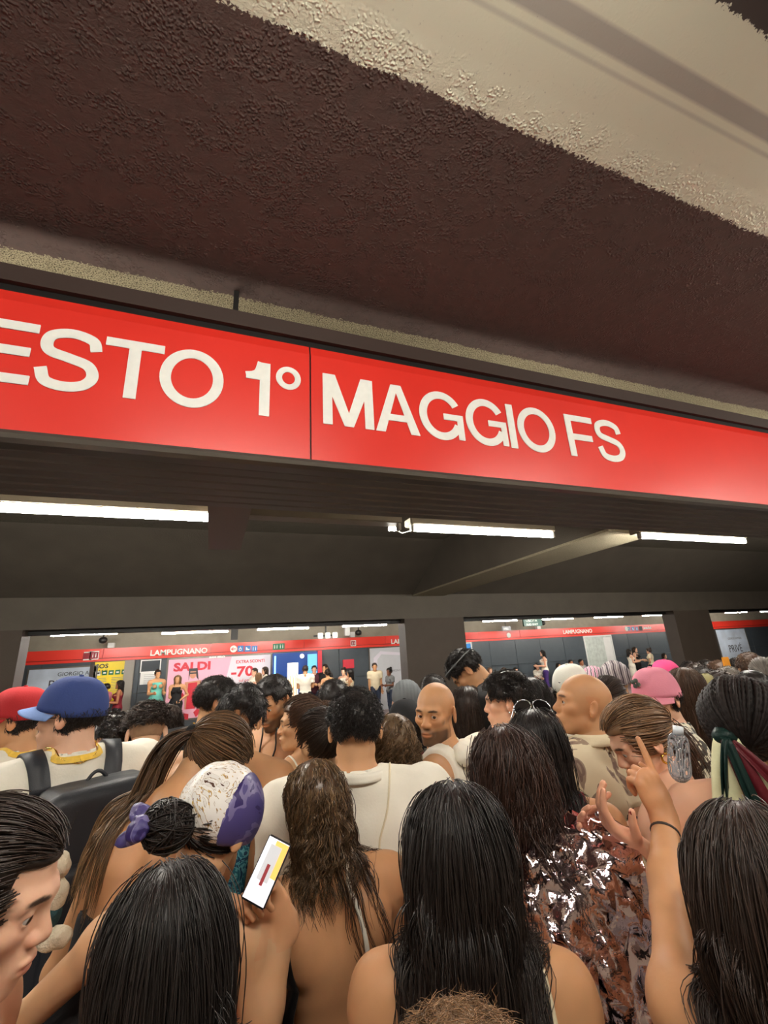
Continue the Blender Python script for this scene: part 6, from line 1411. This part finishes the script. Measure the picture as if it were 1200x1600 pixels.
def drape(R, name, m, x0, dx, w0, w1, L_, y0=0., ph=0.):
    k0 = headframe(R, kc); Xd = R.J.H @ V3(1, 0, 0); Yd = R.J.H @ V3(0, 1, 0)
    def fn(u_, v_):
        w_ = w0 + (w1 - w0) * v_ ** .7; x = x0 * v_ ** .8 + (u_ - .5) * w_ + dx * v_; y = -.012 - .01 * math.sin(u_ * 9 + ph) * v_ + y0 + .0 * v_
        return k0 + Xd * x + Yd * (y - .02 * math.sin(v_ * PI)) + V3(0, 0, -1) * (L_ * v_ * (1 - .12 * abs(u_ - .5)))
    return grid_surface(name, fn, 16, 18, m, R.root, False, .0025)
drape(R, 'scarf_tail', cream, .0, -.01, .05, .15, .32); drape(R, 'scarf_tail', burg, .05, .02, .03, .07, .30, -.006, 1.); drape(R, 'scarf_tail', green, .02, .03, .02, .028, .30, -.016, 2.); drape(R, 'scarf_tail', cream, .10, .03, .03, .08, .28, .004, 3.); drape(R, 'scarf_tail', green, -.02, -.01, .014, .012, .14, -.018, 2.); drape(R, 'scarf_tail', burg, .13, .04, .02, .05, .24, -.006, 1.)
tee(R, C_BLACK, tank=True, cutf=lambda q, P: q[:, 2] - .75); lower(R)
# ---- raised arm woman, front right
R = person('woman with smooth dark brown hair raising her bare arm, front right corner', 1156, 1260, .74, face=-54, head=(0, 8, 0), sex='f', skin='tan', h=.006, hh=.005, build=.9, armR='bent', armL=('px', (1046, 1425, .84), (1038, 1278, 1.0)),
           hands={-1: dict(curl=((3, 4, 3), (66, 72, 50), (70, 76, 52), (70, 74, 50)), thumb=(28, 30), Y=(-.10, .25, 1.), Z=(-.1, -.75, .1), h=.003)})
J = R.J; tee(R, C_BLACK, 'top', tank=True, cutf=lambda q, P: q[:, 2] - .72); R.collide = lambda P: np.minimum(np.minimum(f_torso(J, P), f_neck(J, P)), R.f_head(P)); longhair(R, 'dark', .60, n=400, kids=16, wave=.003, cfreq=5, width=.0011, spread=.008, tint=.3, grav=.3, clump=.7)
el, wr = J.arm[-1]; d_ = (el - wr) / np.linalg.norm(el - wr); ax = np.cross(d_, [0, 1, 0]); ax /= np.linalg.norm(ax); bx = np.cross(d_, ax)
MB().tube([tuple(wr + d_ * .035 + ax * .026 * math.cos(a) + bx * .026 * math.sin(a)) for a in np.linspace(0, 2 * PI, 20)], .0035, 6).build('hair_tie_bracelet', mat('dark_elastic', srgb(60, 50, 44), .7), R.root, True)
bt = empty('plastic_bottle', tuple(atd(1062, 1188, .96)), 0, 'crushed clear plastic bottle held in the raised hand', 'bottle')
def fb_(P): return np.abs(rcone(P, (0, 0, -.03), (0, 0, .045), .026, .024) - .004 * wob(P, 60.)) - .0012
v, F = polygonize(fb_, (-.05, -.05, -.08), (.05, .05, .09), .0035); add_mesh('bottle_body', v, F, mat('clear_plastic', (.92, .95, 1.), .12, trans=.85, spec=.8), bt, True)
MB().tube([(0, 0, .065), (0, 0, .085)], .013, 14).build('bottle_cap', mat('white_plastic_cap', srgb(220, 226, 232), .3), bt, True); bt.rotation_euler = (.1, .15, 0); bt.scale = (.8, .8, .8)
# ---- fuzzy crown at the bottom
R = person('blurred crown of light brown curly hair at the bottom centre', 722, 1618, .46, face=-24, sex='f', skin='fair', h=.01, armL='bent', armR='bent'); shorthair(R, 'light', th=.008, length=.05, n=1500, kids=6, curl=.003, cfreq=30, width=.0005, tint=.4, lift=.12); tee(R, C_BLACK); lower(R)
# ---- hand with orange paper at the back right
q = atd(1135, 1036, 3.9); tag(MB().box(q[0] - .045, q[0] + .045, q[1] - .004, q[1] + .004, q[2] - .05, q[2] + .05, .003).build('paper_fan', mat('orange_paper', srgb(240, 160, 40), .6)), 'small orange paper held up among the far right heads', 'paper')
